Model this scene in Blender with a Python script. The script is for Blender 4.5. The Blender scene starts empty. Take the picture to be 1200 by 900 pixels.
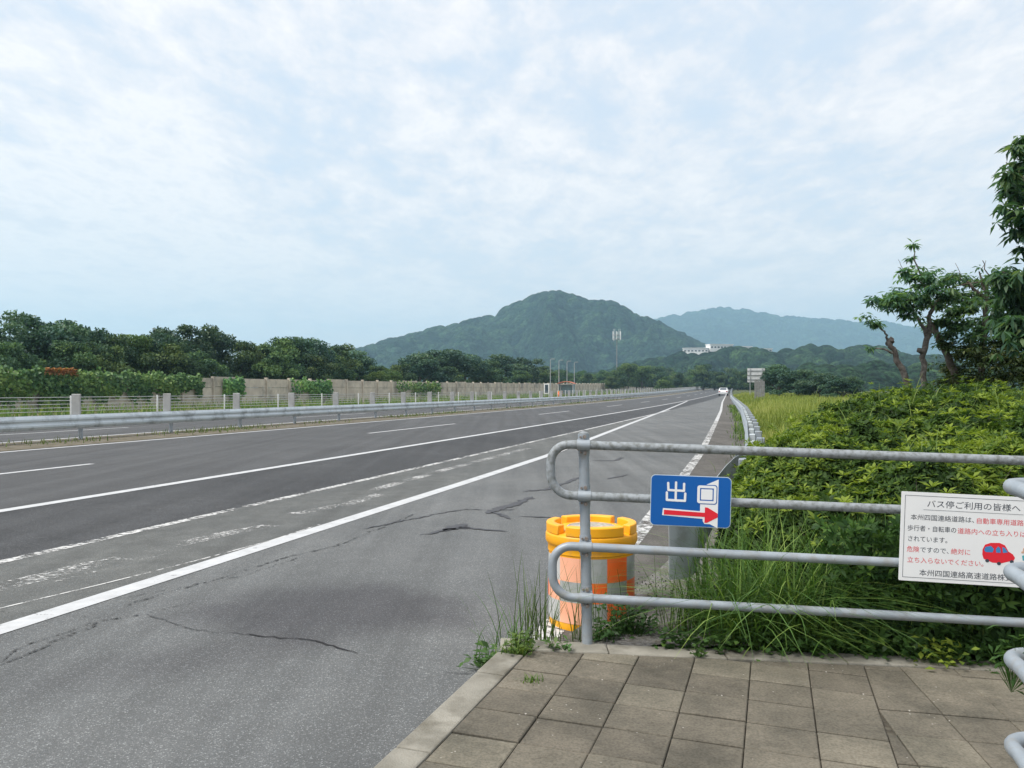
import bpy, bmesh, math, random
import numpy as np
from mathutils import Vector, Matrix
random.seed(7); rng = np.random.default_rng(11)
sc = bpy.context.scene
COL = sc.collection
R = math.radians
PI = math.pi

# ------------------------------------------------------------------ place: road frame
TH = R(17.5); SN, CS = math.sin(TH), math.cos(TH)     # the road runs 17.5 deg to the right of the view
EYE = 1.47
def zr(s):                                            # the carriageway climbs slightly in the distance
    s = min(s, 420.0)
    if s < 40: return 0.0
    if s < 200: return 2.2e-5*(s-40)**2
    return 2.2e-5*160**2 + 2*2.2e-5*160*(s-200)
def bend(s):                                          # and bears to the left
    s = max(0.0, min(s, 600.0)); return -0.012*s - 3.5e-5*s*s
def W(s, t, z=0.0, raw=False):
    tt = t if raw else t + bend(s)
    return Vector((s*SN + tt*CS, s*CS - tt*SN, z + zr(s)))
def s_at(b, t):                                       # distance along the road of a thing at lateral t seen on bearing b (tangent)
    s = 50.0
    for _ in range(40):
        tt = t + bend(s); s = -tt*(CS + b*SN)/(SN - b*CS)
        if s < 0 or s > 2000: return None
    return s
def interp(pts, s):
    if s <= pts[0][0]: return pts[0][1]
    for (a, b), (c, d) in zip(pts, pts[1:]):
        if s <= c: return b + (d-b)*(s-a)/(c-a)
    return pts[-1][1]
LINE_A = [(-15,-4.42),(4,-4.52),(12,-4.66),(18,-4.82),(24,-5.2),(36,-5.95),(62,-7.5),(104,-10.1)]
EDGE_F = [(-15,-1.3),(8,-1.3),(13,-1.42),(20,-1.62),(37,-2.4),(60,-3.5),(99,-5.6),(183,-9.6),(300,-14.9),(420,-19.0)]
RAIL_T = [(8,-.42),(12,-.25),(20,-.5),(37,-1.2),(52,-2.0),(99,-4.6),(183,-8.6),(300,-13.8),(420,-17.9)]

# ------------------------------------------------------------------ materials
MATS = {}
def nodes(m):
    m.use_nodes = True; nt = m.node_tree; nt.nodes.clear(); return nt
def add(nt, typ, **kw):
    n = nt.nodes.new(typ)
    for k, v in kw.items():
        if k == 'ins':
            for a, b in v.items(): n.inputs[a].default_value = b
        else: setattr(n, k, v)
    return n
def noise(nt, vec, scale, detail=4, rough=.55, dist=0.0):
    n = add(nt, 'ShaderNodeTexNoise', ins={'Scale':scale,'Detail':detail,'Roughness':rough,'Distortion':dist})
    nt.links.new(vec, n.inputs['Vector']); return n.outputs['Fac']
def ramp(nt, fac, stops, interp='LINEAR'):
    r = add(nt, 'ShaderNodeValToRGB'); e = r.color_ramp.elements
    r.color_ramp.interpolation = interp
    while len(e) < len(stops): e.new(.5)
    for el, (p, c) in zip(e, stops):
        el.position = p; el.color = (*c, 1) if hasattr(c, '__len__') else (c, c, c, 1)
    nt.links.new(fac, r.inputs['Fac']); return r.outputs['Color']
def mixc(nt, fac, a, b, typ='MIX'):
    m = add(nt, 'ShaderNodeMix', data_type='RGBA', blend_type=typ)
    for sock, v in ((m.inputs[0], fac), (m.inputs[6], a), (m.inputs[7], b)):
        if isinstance(v, bpy.types.NodeSocket): nt.links.new(v, sock)
        elif hasattr(v, '__len__'): sock.default_value = (*v, 1)
        else: sock.default_value = v
    return m.outputs[2]
def math_(nt, op, a, b=None, c=None):
    m = add(nt, 'ShaderNodeMath', operation=op)
    for i, v in enumerate((a, b, c)):
        if v is None: continue
        if isinstance(v, bpy.types.NodeSocket): nt.links.new(v, m.inputs[i])
        else: m.inputs[i].default_value = v
    return m.outputs[0]
def coords(nt): return add(nt, 'ShaderNodeTexCoord').outputs['Object']
def geo_pos(nt): return add(nt, 'ShaderNodeNewGeometry').outputs['Position']
def finish(nt, color, rough=.8, metal=0., bump=None, bstr=.3, bdist=.01, spec=.5, alpha=None):
    p = add(nt, 'ShaderNodeBsdfPrincipled'); o = add(nt, 'ShaderNodeOutputMaterial')
    for sock, v in (('Base Color', color), ('Roughness', rough), ('Metallic', metal), ('Alpha', alpha)):
        if v is None: continue
        if isinstance(v, bpy.types.NodeSocket): nt.links.new(v, p.inputs[sock])
        elif hasattr(v, '__len__'): p.inputs[sock].default_value = (*v, 1)
        else: p.inputs[sock].default_value = v
    p.inputs['Specular IOR Level'].default_value = spec
    if bump is not None:
        b = add(nt, 'ShaderNodeBump', ins={'Strength':bstr,'Distance':bdist})
        nt.links.new(bump, b.inputs['Height']); nt.links.new(b.outputs[0], p.inputs['Normal'])
    nt.links.new(p.outputs[0], o.inputs[0]); return p
def mat(name, a, b=None, scale=3., rough=.7, metal=0., bump=0., bscale=40., detail=5, lo=.35, hi=.65, spec=.4, third=None, tscale=.7):
    if name in MATS: return MATS[name]
    m = bpy.data.materials.new(name); nt = nodes(m); v = coords(nt)
    b = b or tuple(x*.8 for x in a)
    c = ramp(nt, noise(nt, v, scale, detail), [(lo, a), (hi, b)])
    if third: c = mixc(nt, ramp(nt, noise(nt, v, tscale, 6, .65), [(.5, 0.), (.68, 1.)]), c, third)
    bn = noise(nt, v, bscale, 4) if bump else None
    finish(nt, c, rough, metal, bn, bump, .01, spec); MATS[name] = m; return m
def asphalt(name, dark, light, speck, dark_patch=False, patch=.25):
    m = bpy.data.materials.new(name); nt = nodes(m); v = geo_pos(nt)
    big = noise(nt, v, .35, 5, .6); mid = noise(nt, v, 3.2, 5, .6)
    vor = add(nt, 'ShaderNodeTexVoronoi', ins={'Scale':190.}); nt.links.new(v, vor.inputs['Vector'])
    cell = add(nt, 'ShaderNodeSeparateColor'); nt.links.new(vor.outputs['Color'], cell.inputs[0])
    base = mixc(nt, ramp(nt, big, [(.35, 0.), (.65, 1.)]), dark, light)
    base = mixc(nt, math_(nt, 'MULTIPLY', ramp(nt, mid, [(.4, 0.), (.7, 1.)]), patch), base, tuple(x*.75 for x in dark))
    grain = ramp(nt, cell.outputs[0], [(0., .74), (.5, .97), (.88, 1.06), (.955, speck), (1., speck*1.1)])
    base = mixc(nt, 1., base, grain, 'MULTIPLY')
    mps = add(nt, 'ShaderNodeMapping', ins={'Rotation':(0,0,TH),'Scale':(1.5,.045,1)}); nt.links.new(v, mps.inputs['Vector'])   # wheel-polished streaks along the lane
    base = mixc(nt, 1., base, ramp(nt, noise(nt, mps.outputs[0], 1.6, 5, .6), [(.36, .86), (.64, 1.13)]), 'MULTIPLY')
    if dark_patch:                                          # two soft-edged darker patches in the bus lane
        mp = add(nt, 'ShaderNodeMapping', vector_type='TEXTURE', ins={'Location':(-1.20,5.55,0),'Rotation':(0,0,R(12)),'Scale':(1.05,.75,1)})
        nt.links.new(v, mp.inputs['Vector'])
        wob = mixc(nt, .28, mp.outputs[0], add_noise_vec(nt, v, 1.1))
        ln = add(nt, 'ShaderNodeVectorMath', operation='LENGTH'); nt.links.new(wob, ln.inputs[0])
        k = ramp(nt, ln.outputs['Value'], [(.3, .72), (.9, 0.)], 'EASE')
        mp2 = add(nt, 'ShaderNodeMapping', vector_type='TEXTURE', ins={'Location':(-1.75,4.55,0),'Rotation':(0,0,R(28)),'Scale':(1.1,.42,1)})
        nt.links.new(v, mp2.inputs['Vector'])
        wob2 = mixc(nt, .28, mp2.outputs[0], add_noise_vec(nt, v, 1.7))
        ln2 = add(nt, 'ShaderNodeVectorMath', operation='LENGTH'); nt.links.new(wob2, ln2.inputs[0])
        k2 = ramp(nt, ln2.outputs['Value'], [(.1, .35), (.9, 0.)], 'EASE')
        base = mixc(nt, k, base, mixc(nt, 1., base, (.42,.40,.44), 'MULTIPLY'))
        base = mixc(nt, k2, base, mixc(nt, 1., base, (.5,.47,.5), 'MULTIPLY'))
    finish(nt, base, .88, 0, vor.outputs['Distance'], .5, .006, .25); MATS[name] = m; return m
def add_noise_vec(nt, v, scale):
    n = add(nt, 'ShaderNodeTexNoise', ins={'Scale':scale,'Detail':4}); nt.links.new(v, n.inputs['Vector'])
    s = add(nt, 'ShaderNodeVectorMath', operation='SUBTRACT', ); nt.links.new(n.outputs['Color'], s.inputs[0]); s.inputs[1].default_value = (.5,.5,.5)
    mu = add(nt, 'ShaderNodeVectorMath', operation='SCALE'); nt.links.new(s.outputs[0], mu.inputs[0]); mu.inputs['Scale'].default_value = 3.
    return mu.outputs[0]
def paint(name, col, wear, scale=14., soft=.06):
    m = bpy.data.materials.new(name); nt = nodes(m); v = geo_pos(nt)
    n1 = noise(nt, v, scale, 8, .72); n2 = noise(nt, v, 1.4, 4, .6)
    k = math_(nt, 'ADD', n1, math_(nt, 'MULTIPLY', math_(nt, 'SUBTRACT', n2, .5), .55))
    al = ramp(nt, k, [(max(0, wear-soft), 0.), (min(1, wear+soft), 1.)])
    c = mixc(nt, ramp(nt, noise(nt, v, 5., 6, .7), [(.35, 0.), (.75, 1.)]), col, tuple(x*.72 for x in col))
    finish(nt, c, .7, 0, None, spec=.3, alpha=al); MATS[name] = m; return m
def foliage(name, dark, mid, light, trans=.3, rough=.5, spec=.3):
    m = bpy.data.materials.new(name); nt = nodes(m)
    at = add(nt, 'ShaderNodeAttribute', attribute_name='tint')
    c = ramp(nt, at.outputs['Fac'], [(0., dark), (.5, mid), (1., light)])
    oi = add(nt, 'ShaderNodeObjectInfo')
    hs = add(nt, 'ShaderNodeHueSaturation', ins={'Saturation':1.})
    nt.links.new(c, hs.inputs['Color'])
    nt.links.new(math_(nt, 'ADD', math_(nt, 'MULTIPLY', oi.outputs['Random'], .03), .485), hs.inputs['Hue'])
    nt.links.new(math_(nt, 'ADD', math_(nt, 'MULTIPLY', oi.outputs['Random'], .4), .8), hs.inputs['Value'])
    p = finish(nt, hs.outputs[0], rough, spec=spec)
    tr = add(nt, 'ShaderNodeBsdfTranslucent'); nt.links.new(mixc(nt, 1., hs.outputs[0], (1.2,1.25,.6), 'MULTIPLY'), tr.inputs[0])
    mx = add(nt, 'ShaderNodeMixShader', ins={0:trans}); o = [n for n in nt.nodes if n.type == 'OUTPUT_MATERIAL'][0]
    nt.links.new(p.outputs[0], mx.inputs[1]); nt.links.new(tr.outputs[0], mx.inputs[2]); nt.links.new(mx.outputs[0], o.inputs[0])
    MATS[name] = m; return m
def forest_mat(name, dark, light, crown, bscale):
    m = bpy.data.materials.new(name); nt = nodes(m); v = geo_pos(nt)
    at = add(nt, 'ShaderNodeAttribute', attribute_name='tint')
    c = ramp(nt, at.outputs['Fac'], [(0., dark), (1., light)])
    vor = add(nt, 'ShaderNodeTexVoronoi', ins={'Scale':1./crown,'Randomness':1.})
    wv = add(nt, 'ShaderNodeVectorMath', operation='ADD'); nt.links.new(v, wv.inputs[0])
    sc_ = add(nt, 'ShaderNodeVectorMath', operation='SCALE', ins={'Scale':crown*.25}); nt.links.new(add_noise_vec(nt, v, 1.2/crown), sc_.inputs[0]); nt.links.new(sc_.outputs[0], wv.inputs[1])
    nt.links.new(wv.outputs[0], vor.inputs['Vector'])
    cell = add(nt, 'ShaderNodeSeparateColor'); nt.links.new(vor.outputs['Color'], cell.inputs[0])
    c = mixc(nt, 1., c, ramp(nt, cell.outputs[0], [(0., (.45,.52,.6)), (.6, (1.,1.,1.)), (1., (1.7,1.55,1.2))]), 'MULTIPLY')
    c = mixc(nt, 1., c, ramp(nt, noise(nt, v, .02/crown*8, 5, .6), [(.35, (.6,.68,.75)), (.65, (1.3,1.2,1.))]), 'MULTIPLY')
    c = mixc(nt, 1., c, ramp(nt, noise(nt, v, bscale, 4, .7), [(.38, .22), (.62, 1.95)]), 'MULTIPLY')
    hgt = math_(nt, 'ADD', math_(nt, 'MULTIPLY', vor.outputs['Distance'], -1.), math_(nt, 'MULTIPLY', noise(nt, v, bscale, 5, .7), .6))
    finish(nt, c, .95, 0, hgt, 1., crown*.5, .1); MATS[name] = m; return m
asphalt('asphalt_dark', (.072,.074,.077), (.088,.090,.093), 1.7)
asphalt('asphalt_coarse', (.047,.049,.052), (.063,.065,.068), 2.8, patch=.4)
asphalt('asphalt_old', (.098,.102,.101), (.132,.136,.131), 1.7, patch=.6)
asphalt('asphalt_lane', (.112,.117,.119), (.146,.151,.151), 2.0, dark_patch=True)
asphalt('asphalt_dirty', (.095,.088,.080), (.135,.126,.115), 1.6, patch=.7)
paint('paint_fresh', (.52,.53,.54), .29)
paint('paint_thin', (.52,.52,.52), .37)
paint('paint_worn', (.58,.58,.57), .49)
paint('paint_ghost', (.56,.56,.55), .55, 20.)
mat('crack', (.030,.030,.032), (.045,.045,.047), rough=.95, spec=.1)
paint('crack_fade', (.055,.056,.057), .54, 26.)
mat('sealant', (.050,.051,.057), (.062,.063,.069), 8, rough=.7)
mat('ground_green', (.07,.10,.035), (.10,.095,.05), .05, rough=1, third=(.05,.08,.03), tscale=.3, spec=.1)
mat('dirt', (.16,.14,.105), (.10,.09,.065), 2.5, rough=1, bump=.8, bscale=25, third=(.20,.19,.17), tscale=3., spec=.1)
mat('verge_soil', (.17,.14,.10), (.11,.12,.05), .5, rough=1, bump=.6, bscale=8, third=(.09,.13,.04), tscale=.22, spec=.1)
mat('gravel', (.22,.21,.20), (.10,.095,.09), 45., rough=1, bump=1., bscale=70, third=(.12,.11,.08), tscale=4., spec=.1)
mat('galvanised', (.335,.375,.41), (.27,.305,.34), 9, rough=.5, metal=.25, bump=.08, bscale=90, third=(.28,.29,.29), tscale=14.)
mat('galvanised_dirty', (.29,.315,.335), (.155,.165,.16), 38, rough=.65, metal=.2, bump=.15, bscale=120, lo=.42, hi=.68)
mat('rail_steel', (.60,.65,.68), (.52,.57,.60), 1.5, rough=.45, metal=.25, third=(.33,.36,.38), tscale=2.)
mat('steel_weathered', (.32,.35,.38), (.37,.40,.43), 2.5, rough=.6, metal=.15, third=(.25,.265,.27), tscale=6.)
mat('bolt_rust', (.20,.15,.12), (.30,.28,.26), 60, rough=.7, metal=.4)
mat('panel_grey', (.36,.365,.36), (.30,.305,.30), 3, rough=.85, third=(.25,.25,.24), tscale=2.)
mat('concrete_wall', (.60,.54,.45), (.46,.41,.345), .9, rough=.95, bump=.3, bscale=6, third=(.28,.26,.225), tscale=.5, spec=.1)
mat('white_paint', (.78,.79,.79), (.68,.69,.69), 4, rough=.5)
mat('cable', (.55,.57,.57), rough=.6)
mat('tile_joint', (.045,.04,.033), (.11,.10,.08), 20, rough=1, spec=.05)
mat('kerb_concrete', (.30,.285,.245), (.21,.20,.17), 5, rough=.95, bump=.5, bscale=120, third=(.14,.13,.105), tscale=3., detail=8, spec=.1)
def tile_material():
    m = bpy.data.materials.new('paving_tile'); nt = nodes(m); v = geo_pos(nt)
    at = add(nt, 'ShaderNodeAttribute', attribute_name='tint')
    c = ramp(nt, at.outputs['Fac'], [(0., (.132,.120,.099)), (.35, (.146,.133,.109)), (.7, (.158,.144,.118)), (1., (.186,.171,.138))])
    c = mixc(nt, 1., c, ramp(nt, noise(nt, v, 2.6, 7, .68), [(.34, (.60,.61,.60)), (.62, (1.14,1.12,1.08))]), 'MULTIPLY')
    c = mixc(nt, 1., c, ramp(nt, noise(nt, v, 90., 3, .6), [(.3, .72), (.6, 1.12)]), 'MULTIPLY')
    vor = add(nt, 'ShaderNodeTexVoronoi', ins={'Scale':28.}); nt.links.new(v, vor.inputs['Vector'])
    sp = ramp(nt, vor.outputs['Distance'], [(.09, 1.), (.13, 0.)])
    gate = ramp(nt, noise(nt, v, 7., 2), [(.56, 0.), (.6, 1.)])
    c = mixc(nt, math_(nt, 'MULTIPLY', math_(nt, 'MULTIPLY', sp, gate), .75), c, (.42,.40,.36))
    c = mixc(nt, math_(nt, 'MULTIPLY', ramp(nt, noise(nt, v, 5.5, 8, .75), [(.56, 0.), (.72, 1.)]), .6), c, (.075,.07,.055))
    finish(nt, c, .93, 0, noise(nt, v, 150., 3), .35, .004, .15); MATS['paving_tile'] = m
tile_material()
mat('drum_yellow', (.92,.43,.012), (.88,.38,.01), 3, rough=.45, spec=.4, third=(.66,.32,.05), tscale=9)
mat('drum_orange', (.95,.16,.025), (.90,.14,.02), 3, rough=.38, spec=.6, third=(.84,.20,.06), tscale=9.)
mat('drum_orange_lit', (.90,.46,.30), (.88,.38,.23), 6, rough=.35, spec=.6)
mat('drum_silver', (.46,.48,.47), (.38,.40,.39), 9, rough=.32, metal=.15, third=(.30,.31,.29), tscale=8.)
mat('drum_silver_lit', (.62,.62,.60), (.55,.55,.54), 9, rough=.35, metal=.2)
mat('sticker', (.46,.44,.38), (.22,.20,.17), 45, rough=.6)
mat('sign_blue', (.003,.105,.40), (.003,.095,.36), 2, rough=.35, spec=.4)
mat('sign_white', (.80,.81,.82), (.77,.78,.79), 4, rough=.4)
mat('sign_rim', (.55,.66,.72), rough=.4)
mat('sign_red', (.75,.02,.04), (.70,.018,.035), 4, rough=.4)
mat('letter_dark', (.035,.045,.065), (.045,.055,.075), rough=.6)
mat('letter_red', (.70,.09,.11), (.66,.08,.10), rough=.6)
mat('picture_blue', (.05,.25,.55), rough=.5); mat('picture_teal', (.10,.45,.50), rough=.5); mat('picture_skin', (.75,.48,.33), rough=.5)
mat('board_grey', (.62,.63,.63), (.50,.51,.51), 1.2, rough=.6)
mat('timber_grey', (.23,.23,.225), (.16,.16,.155), 5, rough=.9)
mat('shelter_roof', (.55,.16,.09), (.48,.14,.08), 2, rough=.5)
mat('shelter_glass', (.25,.36,.40), (.22,.32,.36), 1, rough=.15, spec=.7)
mat('shelter_grey', (.45,.46,.46), rough=.6)
mat('pole_steel', (.36,.38,.39), rough=.6, metal=.1)
mat('pole_dark', (.24,.25,.26), rough=.6)
mat('building_white', (.78,.78,.76), (.70,.70,.69), .1, rough=.7)
mat('dark_glass', (.05,.07,.09), rough=.2, spec=.6)
mat('car_white', (.80,.81,.82), rough=.25, spec=.6); mat('rubber', (.02,.02,.022), rough=.9)
mat('lamp_red', (.35,.02,.02), rough=.3)
mat('bark', (.145,.12,.10), (.07,.06,.05), 9, rough=1, bump=1., bscale=18, third=(.22,.20,.18), tscale=6, spec=.1)
mat('bark_pale', (.19,.175,.16), (.07,.062,.056), 14, rough=1, bump=1., bscale=30, third=(.07,.055,.05), tscale=5, spec=.1)
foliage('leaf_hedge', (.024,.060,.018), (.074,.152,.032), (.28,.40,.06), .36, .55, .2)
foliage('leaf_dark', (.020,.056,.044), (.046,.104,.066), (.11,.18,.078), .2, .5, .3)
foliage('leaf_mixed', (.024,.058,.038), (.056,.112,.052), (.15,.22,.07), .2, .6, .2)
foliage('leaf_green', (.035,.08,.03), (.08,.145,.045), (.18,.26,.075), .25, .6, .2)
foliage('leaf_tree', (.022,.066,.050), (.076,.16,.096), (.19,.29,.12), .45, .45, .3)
foliage('leaf_brown', (.024,.046,.022), (.06,.085,.035), (.16,.16,.065), .25, .6, .2)
foliage('leaf_ivy', (.05,.13,.05), (.13,.25,.07), (.26,.38,.10), .2, .5, .3)
foliage('leaf_dry', (.30,.13,.06), (.40,.17,.08), (.48,.25,.13), .2, .7, .2)
foliage('grass_long', (.028,.066,.016), (.09,.18,.035), (.30,.40,.09), .34, .5, .3)
foliage('grass_field', (.13,.17,.035), (.23,.27,.055), (.36,.36,.12), .35, .6, .2)
foliage('grass_weed', (.06,.12,.025), (.12,.19,.045), (.26,.27,.11), .3, .6, .2)
foliage('weed_leaf', (.03,.07,.015), (.06,.13,.03), (.13,.22,.05), .25, .5, .3)
mat('hedge_core', (.022,.042,.014), (.035,.045,.02), 6, rough=1, spec=.05)

# ------------------------------------------------------------------ objects
def tag(o, label=None, cat=None, group=None, kind=None):
    if label: o['label'] = label
    if cat: o['category'] = cat
    if group: o['group'] = group
    if kind: o['kind'] = kind
    return o
def empty(name, loc=(0,0,0), label=None, cat=None, group=None, rz=0.):
    o = bpy.data.objects.new(name, None); COL.objects.link(o); o.location = loc; o.rotation_euler.z = rz
    o.empty_display_size = .2
    return tag(o, label, cat, group)
def copy_tree(o, parent=None):
    c = o.copy(); COL.objects.link(c); c.parent = parent
    if parent is not None: c.matrix_parent_inverse = o.matrix_parent_inverse.copy()
    for ch in [x for x in bpy.data.objects if x.parent == o]: copy_tree(ch, c)
    return c
class MB:
    def __init__(s): s.v, s.f = [], []
    def face(s, pts):
        n = len(s.v); s.v += [tuple(p) for p in pts]; s.f.append(tuple(range(n, n+len(pts))))
    def box(s, c, size, rz=0., M=None):
        hx, hy, hz = (x/2 for x in size); cr, sr = math.cos(rz), math.sin(rz); n = len(s.v)
        for dx, dy, dz in ((-1,-1,-1),(1,-1,-1),(1,1,-1),(-1,1,-1),(-1,-1,1),(1,-1,1),(1,1,1),(-1,1,1)):
            x, y, z = dx*hx, dy*hy, dz*hz
            p = Vector((c[0]+x*cr-y*sr, c[1]+x*sr+y*cr, c[2]+z)); s.v.append(tuple(M @ p if M else p))
        s.f += [tuple(n+i for i in q) for q in ((0,3,2,1),(4,5,6,7),(0,1,5,4),(1,2,6,5),(2,3,7,6),(3,0,4,7))]
    def tube(s, pts, r, seg=10, caps=True):
        pts = [Vector(p) for p in pts]; n0 = len(s.v)
        rs = r if hasattr(r, '__len__') else [r]*len(pts)
        tang = []
        for i in range(len(pts)):
            a = pts[max(0, i-1)]; b = pts[min(len(pts)-1, i+1)]; tang.append((b-a).normalized())
        up = Vector((0,0,1)) if abs(tang[0].z) < .9 else Vector((1,0,0))
        u = tang[0].cross(up).normalized()
        for p, t, rr in zip(pts, tang, rs):
            u = (u - t*u.dot(t)).normalized(); w = t.cross(u)
            for k in range(seg):
                a = 2*PI*k/seg; s.v.append(tuple(p + (u*math.cos(a) + w*math.sin(a))*rr))
        for i in range(len(pts)-1):
            for k in range(seg):
                a, b = n0+i*seg+k, n0+i*seg+(k+1)%seg; s.f.append((a, b, b+seg, a+seg))
        if caps:
            s.f.append(tuple(n0+k for k in range(seg))[::-1]); e = n0+(len(pts)-1)*seg
            s.f.append(tuple(e+k for k in range(seg)))
    def sweep(s, pts, prof, caps=True):               # closed profile of (sideways, up), swept along pts
        pts = [Vector(p) for p in pts]; n0 = len(s.v); m = len(prof)
        for i, p in enumerate(pts):
            d = pts[min(len(pts)-1, i+1)] - pts[max(0, i-1)]; side = Vector((d.y, -d.x, 0)).normalized()
            for a, b in prof: s.v.append(tuple(p + side*a + Vector((0,0,b))))
        for i in range(len(pts)-1):
            for k in range(m):
                a, b = n0+i*m+k, n0+i*m+(k+1)%m; s.f.append((a, b, b+m, a+m))
        if caps: s.f.append(tuple(n0+k for k in range(m))[::-1]); e = n0+(len(pts)-1)*m; s.f.append(tuple(e+k for k in range(m)))
    def lathe(s, prof, c=(0,0,0), seg=32):
        n0 = len(s.v); m = len(prof)
        for k in range(seg):
            a = 2*PI*k/seg
            for r, z in prof: s.v.append((c[0]+r*math.cos(a), c[1]+r*math.sin(a), c[2]+z))
        for k in range(seg):
            for i in range(m-1):
                a = n0+k*m+i; b = n0+((k+1)%seg)*m+i; s.f.append((a, b, b+1, a+1))
    def prism(s, outline, h, M=None, z0=0.):          # outline in local xy, extruded along local z
        n = len(s.v); k = len(outline)
        for z in (z0, z0+h):
            for x, y in outline:
                p = Vector((x, y, z)); s.v.append(tuple(M @ p if M else p))
        s.f.append(tuple(n+i for i in range(k))[::-1]); s.f.append(tuple(n+k+i for i in range(k)))
        for i in range(k): j = (i+1) % k; s.f.append((n+i, n+j, n+k+j, n+k+i))
    def build(s, name, m, parent=None, smooth=False, bevel=0.):
        me = bpy.data.meshes.new(name); me.from_pydata(s.v, [], s.f); me.update()
        o = bpy.data.objects.new(name, me); COL.objects.link(o); o.parent = parent
        me.materials.append(MATS[m] if isinstance(m, str) else m)
        if smooth:
            me.polygons.foreach_set('use_smooth', [True]*len(me.polygons))
            try: me.set_sharp_from_angle(angle=R(40))
            except Exception: pass
        if bevel:
            b = o.modifiers.new('bevel', 'BEVEL'); b.width = bevel; b.segments = 2; b.limit_method = 'ANGLE'
        return o
def mesh_np(name, V, F, m, parent=None, tint=None, smooth=False):
    me = bpy.data.meshes.new(name); V = np.asarray(V, np.float32); F = np.asarray(F, np.int32); k = F.shape[1]
    me.vertices.add(len(V)); me.vertices.foreach_set('co', V.ravel())
    me.loops.add(F.size); me.loops.foreach_set('vertex_index', F.ravel())
    me.polygons.add(len(F)); me.polygons.foreach_set('loop_start', np.arange(0, F.size, k, dtype=np.int32))
    if tint is not None:
        at = me.attributes.new('tint', 'FLOAT', 'POINT'); at.data.foreach_set('value', np.asarray(tint, np.float32))
    me.update(calc_edges=True); me.validate()
    if smooth: me.polygons.foreach_set('use_smooth', np.ones(len(F), bool))
    me.materials.append(MATS[m] if isinstance(m, str) else m)
    o = bpy.data.objects.new(name, me); COL.objects.link(o); o.parent = parent; return o
def nrm(a): return a/np.maximum(np.linalg.norm(a, axis=-1, keepdims=True), 1e-9)
def leaves(P, D, U, L, Wd, fold=.25):                 # P base, D direction, U upward hint: one folded quad per leaf
    P, D, U = np.asarray(P), nrm(np.asarray(D)), np.asarray(U)
    S = nrm(np.cross(D, U)); N = np.cross(S, D); L = np.asarray(L)[:,None]; Wd = np.asarray(Wd)[:,None]
    mid = P + D*L*.5
    V = np.stack([P, mid + S*Wd*.5 + N*Wd*fold, P + D*L - N*L*.12, mid - S*Wd*.5 + N*Wd*fold], 1)
    n = len(P); F = np.arange(n*4).reshape(n, 4)
    return V.reshape(-1,3), F
def rnd_dir(n): return nrm(rng.normal(size=(n,3)))
def blades(P, H, Wd, lean, az, droop=1., seg=4):       # curved tapering grass blades
    n = len(P); dirs = np.stack([np.cos(az), np.sin(az), np.zeros(n)], 1); side = np.stack([-np.sin(az), np.cos(az), np.zeros(n)], 1)
    V = np.zeros((n, (seg+1)*2, 3))
    for i in range(seg+1):
        u = i/seg; out = lean*(u**1.7)*H; up = H*(u - .5*np.clip(lean*droop, 0, 1.3)*u**2.4)
        c = P + dirs*out[:,None]; c[:,2] += up
        w = (Wd*(1-u)**.7 + .0006)[:,None]
        V[:,2*i] = c - side*w*.5; V[:,2*i+1] = c + side*w*.5
    base = np.arange(n)[:,None]*(seg+1)*2; F = []
    for i in range(seg): F.append(np.concatenate([base+2*i, base+2*i+1, base+2*i+3, base+2*i+2], 1))
    return V.reshape(-1,3), np.concatenate(F, 0)
def blade_obj(name, P, H, Wd, lean, m, parent=None, tint=None, droop=1., seg=4, az=None):
    n = len(P); az = rng.uniform(0, 2*PI, n) if az is None else az
    V, F = blades(np.asarray(P, float), H, Wd, lean, az, droop, seg)
    tint = rng.uniform(0, 1, n) if tint is None else tint
    u = np.tile(np.repeat(np.linspace(0,1,seg+1),2), n)
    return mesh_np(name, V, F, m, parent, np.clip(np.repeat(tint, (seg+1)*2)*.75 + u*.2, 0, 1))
def setting(o): return tag(o, kind='structure')
def svals(a, b):
    out, s = [], a
    while s < b: out.append(s); s += 1.0 if s < 25 else 2.5 if s < 90 else 8.0
    return out + [b]
def strip(name, left, right, z, m, a=-15., b=420., ztop=None):
    mb = MB(); ss = svals(a, b)
    for s0, s1 in zip(ss, ss[1:]): mb.face([left(s0,z), right(s0,z), right(s1,z), left(s1,z)])
    return setting(mb.build(name, m))
def ln(t): return lambda s, z: W(s, t, z)
def rl(pts, off=0.): return lambda s, z: W(s, interp(pts, s)+off, z, True)

# ------------------------------------------------------------------ setting: ground, carriageways, markings
gs = [-400,-100,-30,0,20,40,60,80,100,120,140,160,180,200,230,260,300,350,420,600,1000,2000,5000,11000]
gt = [-6000,-2500,-800,-300,-120,-60,-45,-30,-15,0,10,25,60,150,400,1000,3000,6000]
gv = [tuple(W(s, t, -.07)) for s in gs for t in gt]
gf = [(i*len(gt)+j, i*len(gt)+j+1, (i+1)*len(gt)+j+1, (i+1)*len(gt)+j) for i in range(len(gs)-1) for j in range(len(gt)-1)]
g = MB(); g.v, g.f = gv, gf; setting(g.build('ground', 'ground_green'))
strip('road', ln(-17.35), ln(-8.85), 0, 'asphalt_dark')
strip('road_border', ln(-8.85), ln(-6.25), 0, 'asphalt_coarse')
def midB(s): return min(-4.3, interp(LINE_A, s)) if s < 104 else min(-8.8+bend(s), interp(EDGE_F, s)-.4)
def lf_b(s, z): return W(s, -6.25, z)
def rt_b(s, z):
    a = max(W_t(s, -6.25), min(interp(LINE_A, s), interp(EDGE_F, s)-.3)); return W(s, a, z, True)
def W_t(s, t): return t + bend(s)
strip('old_pavement', lf_b, rt_b, 0, 'asphalt_old', b=60)
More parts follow.
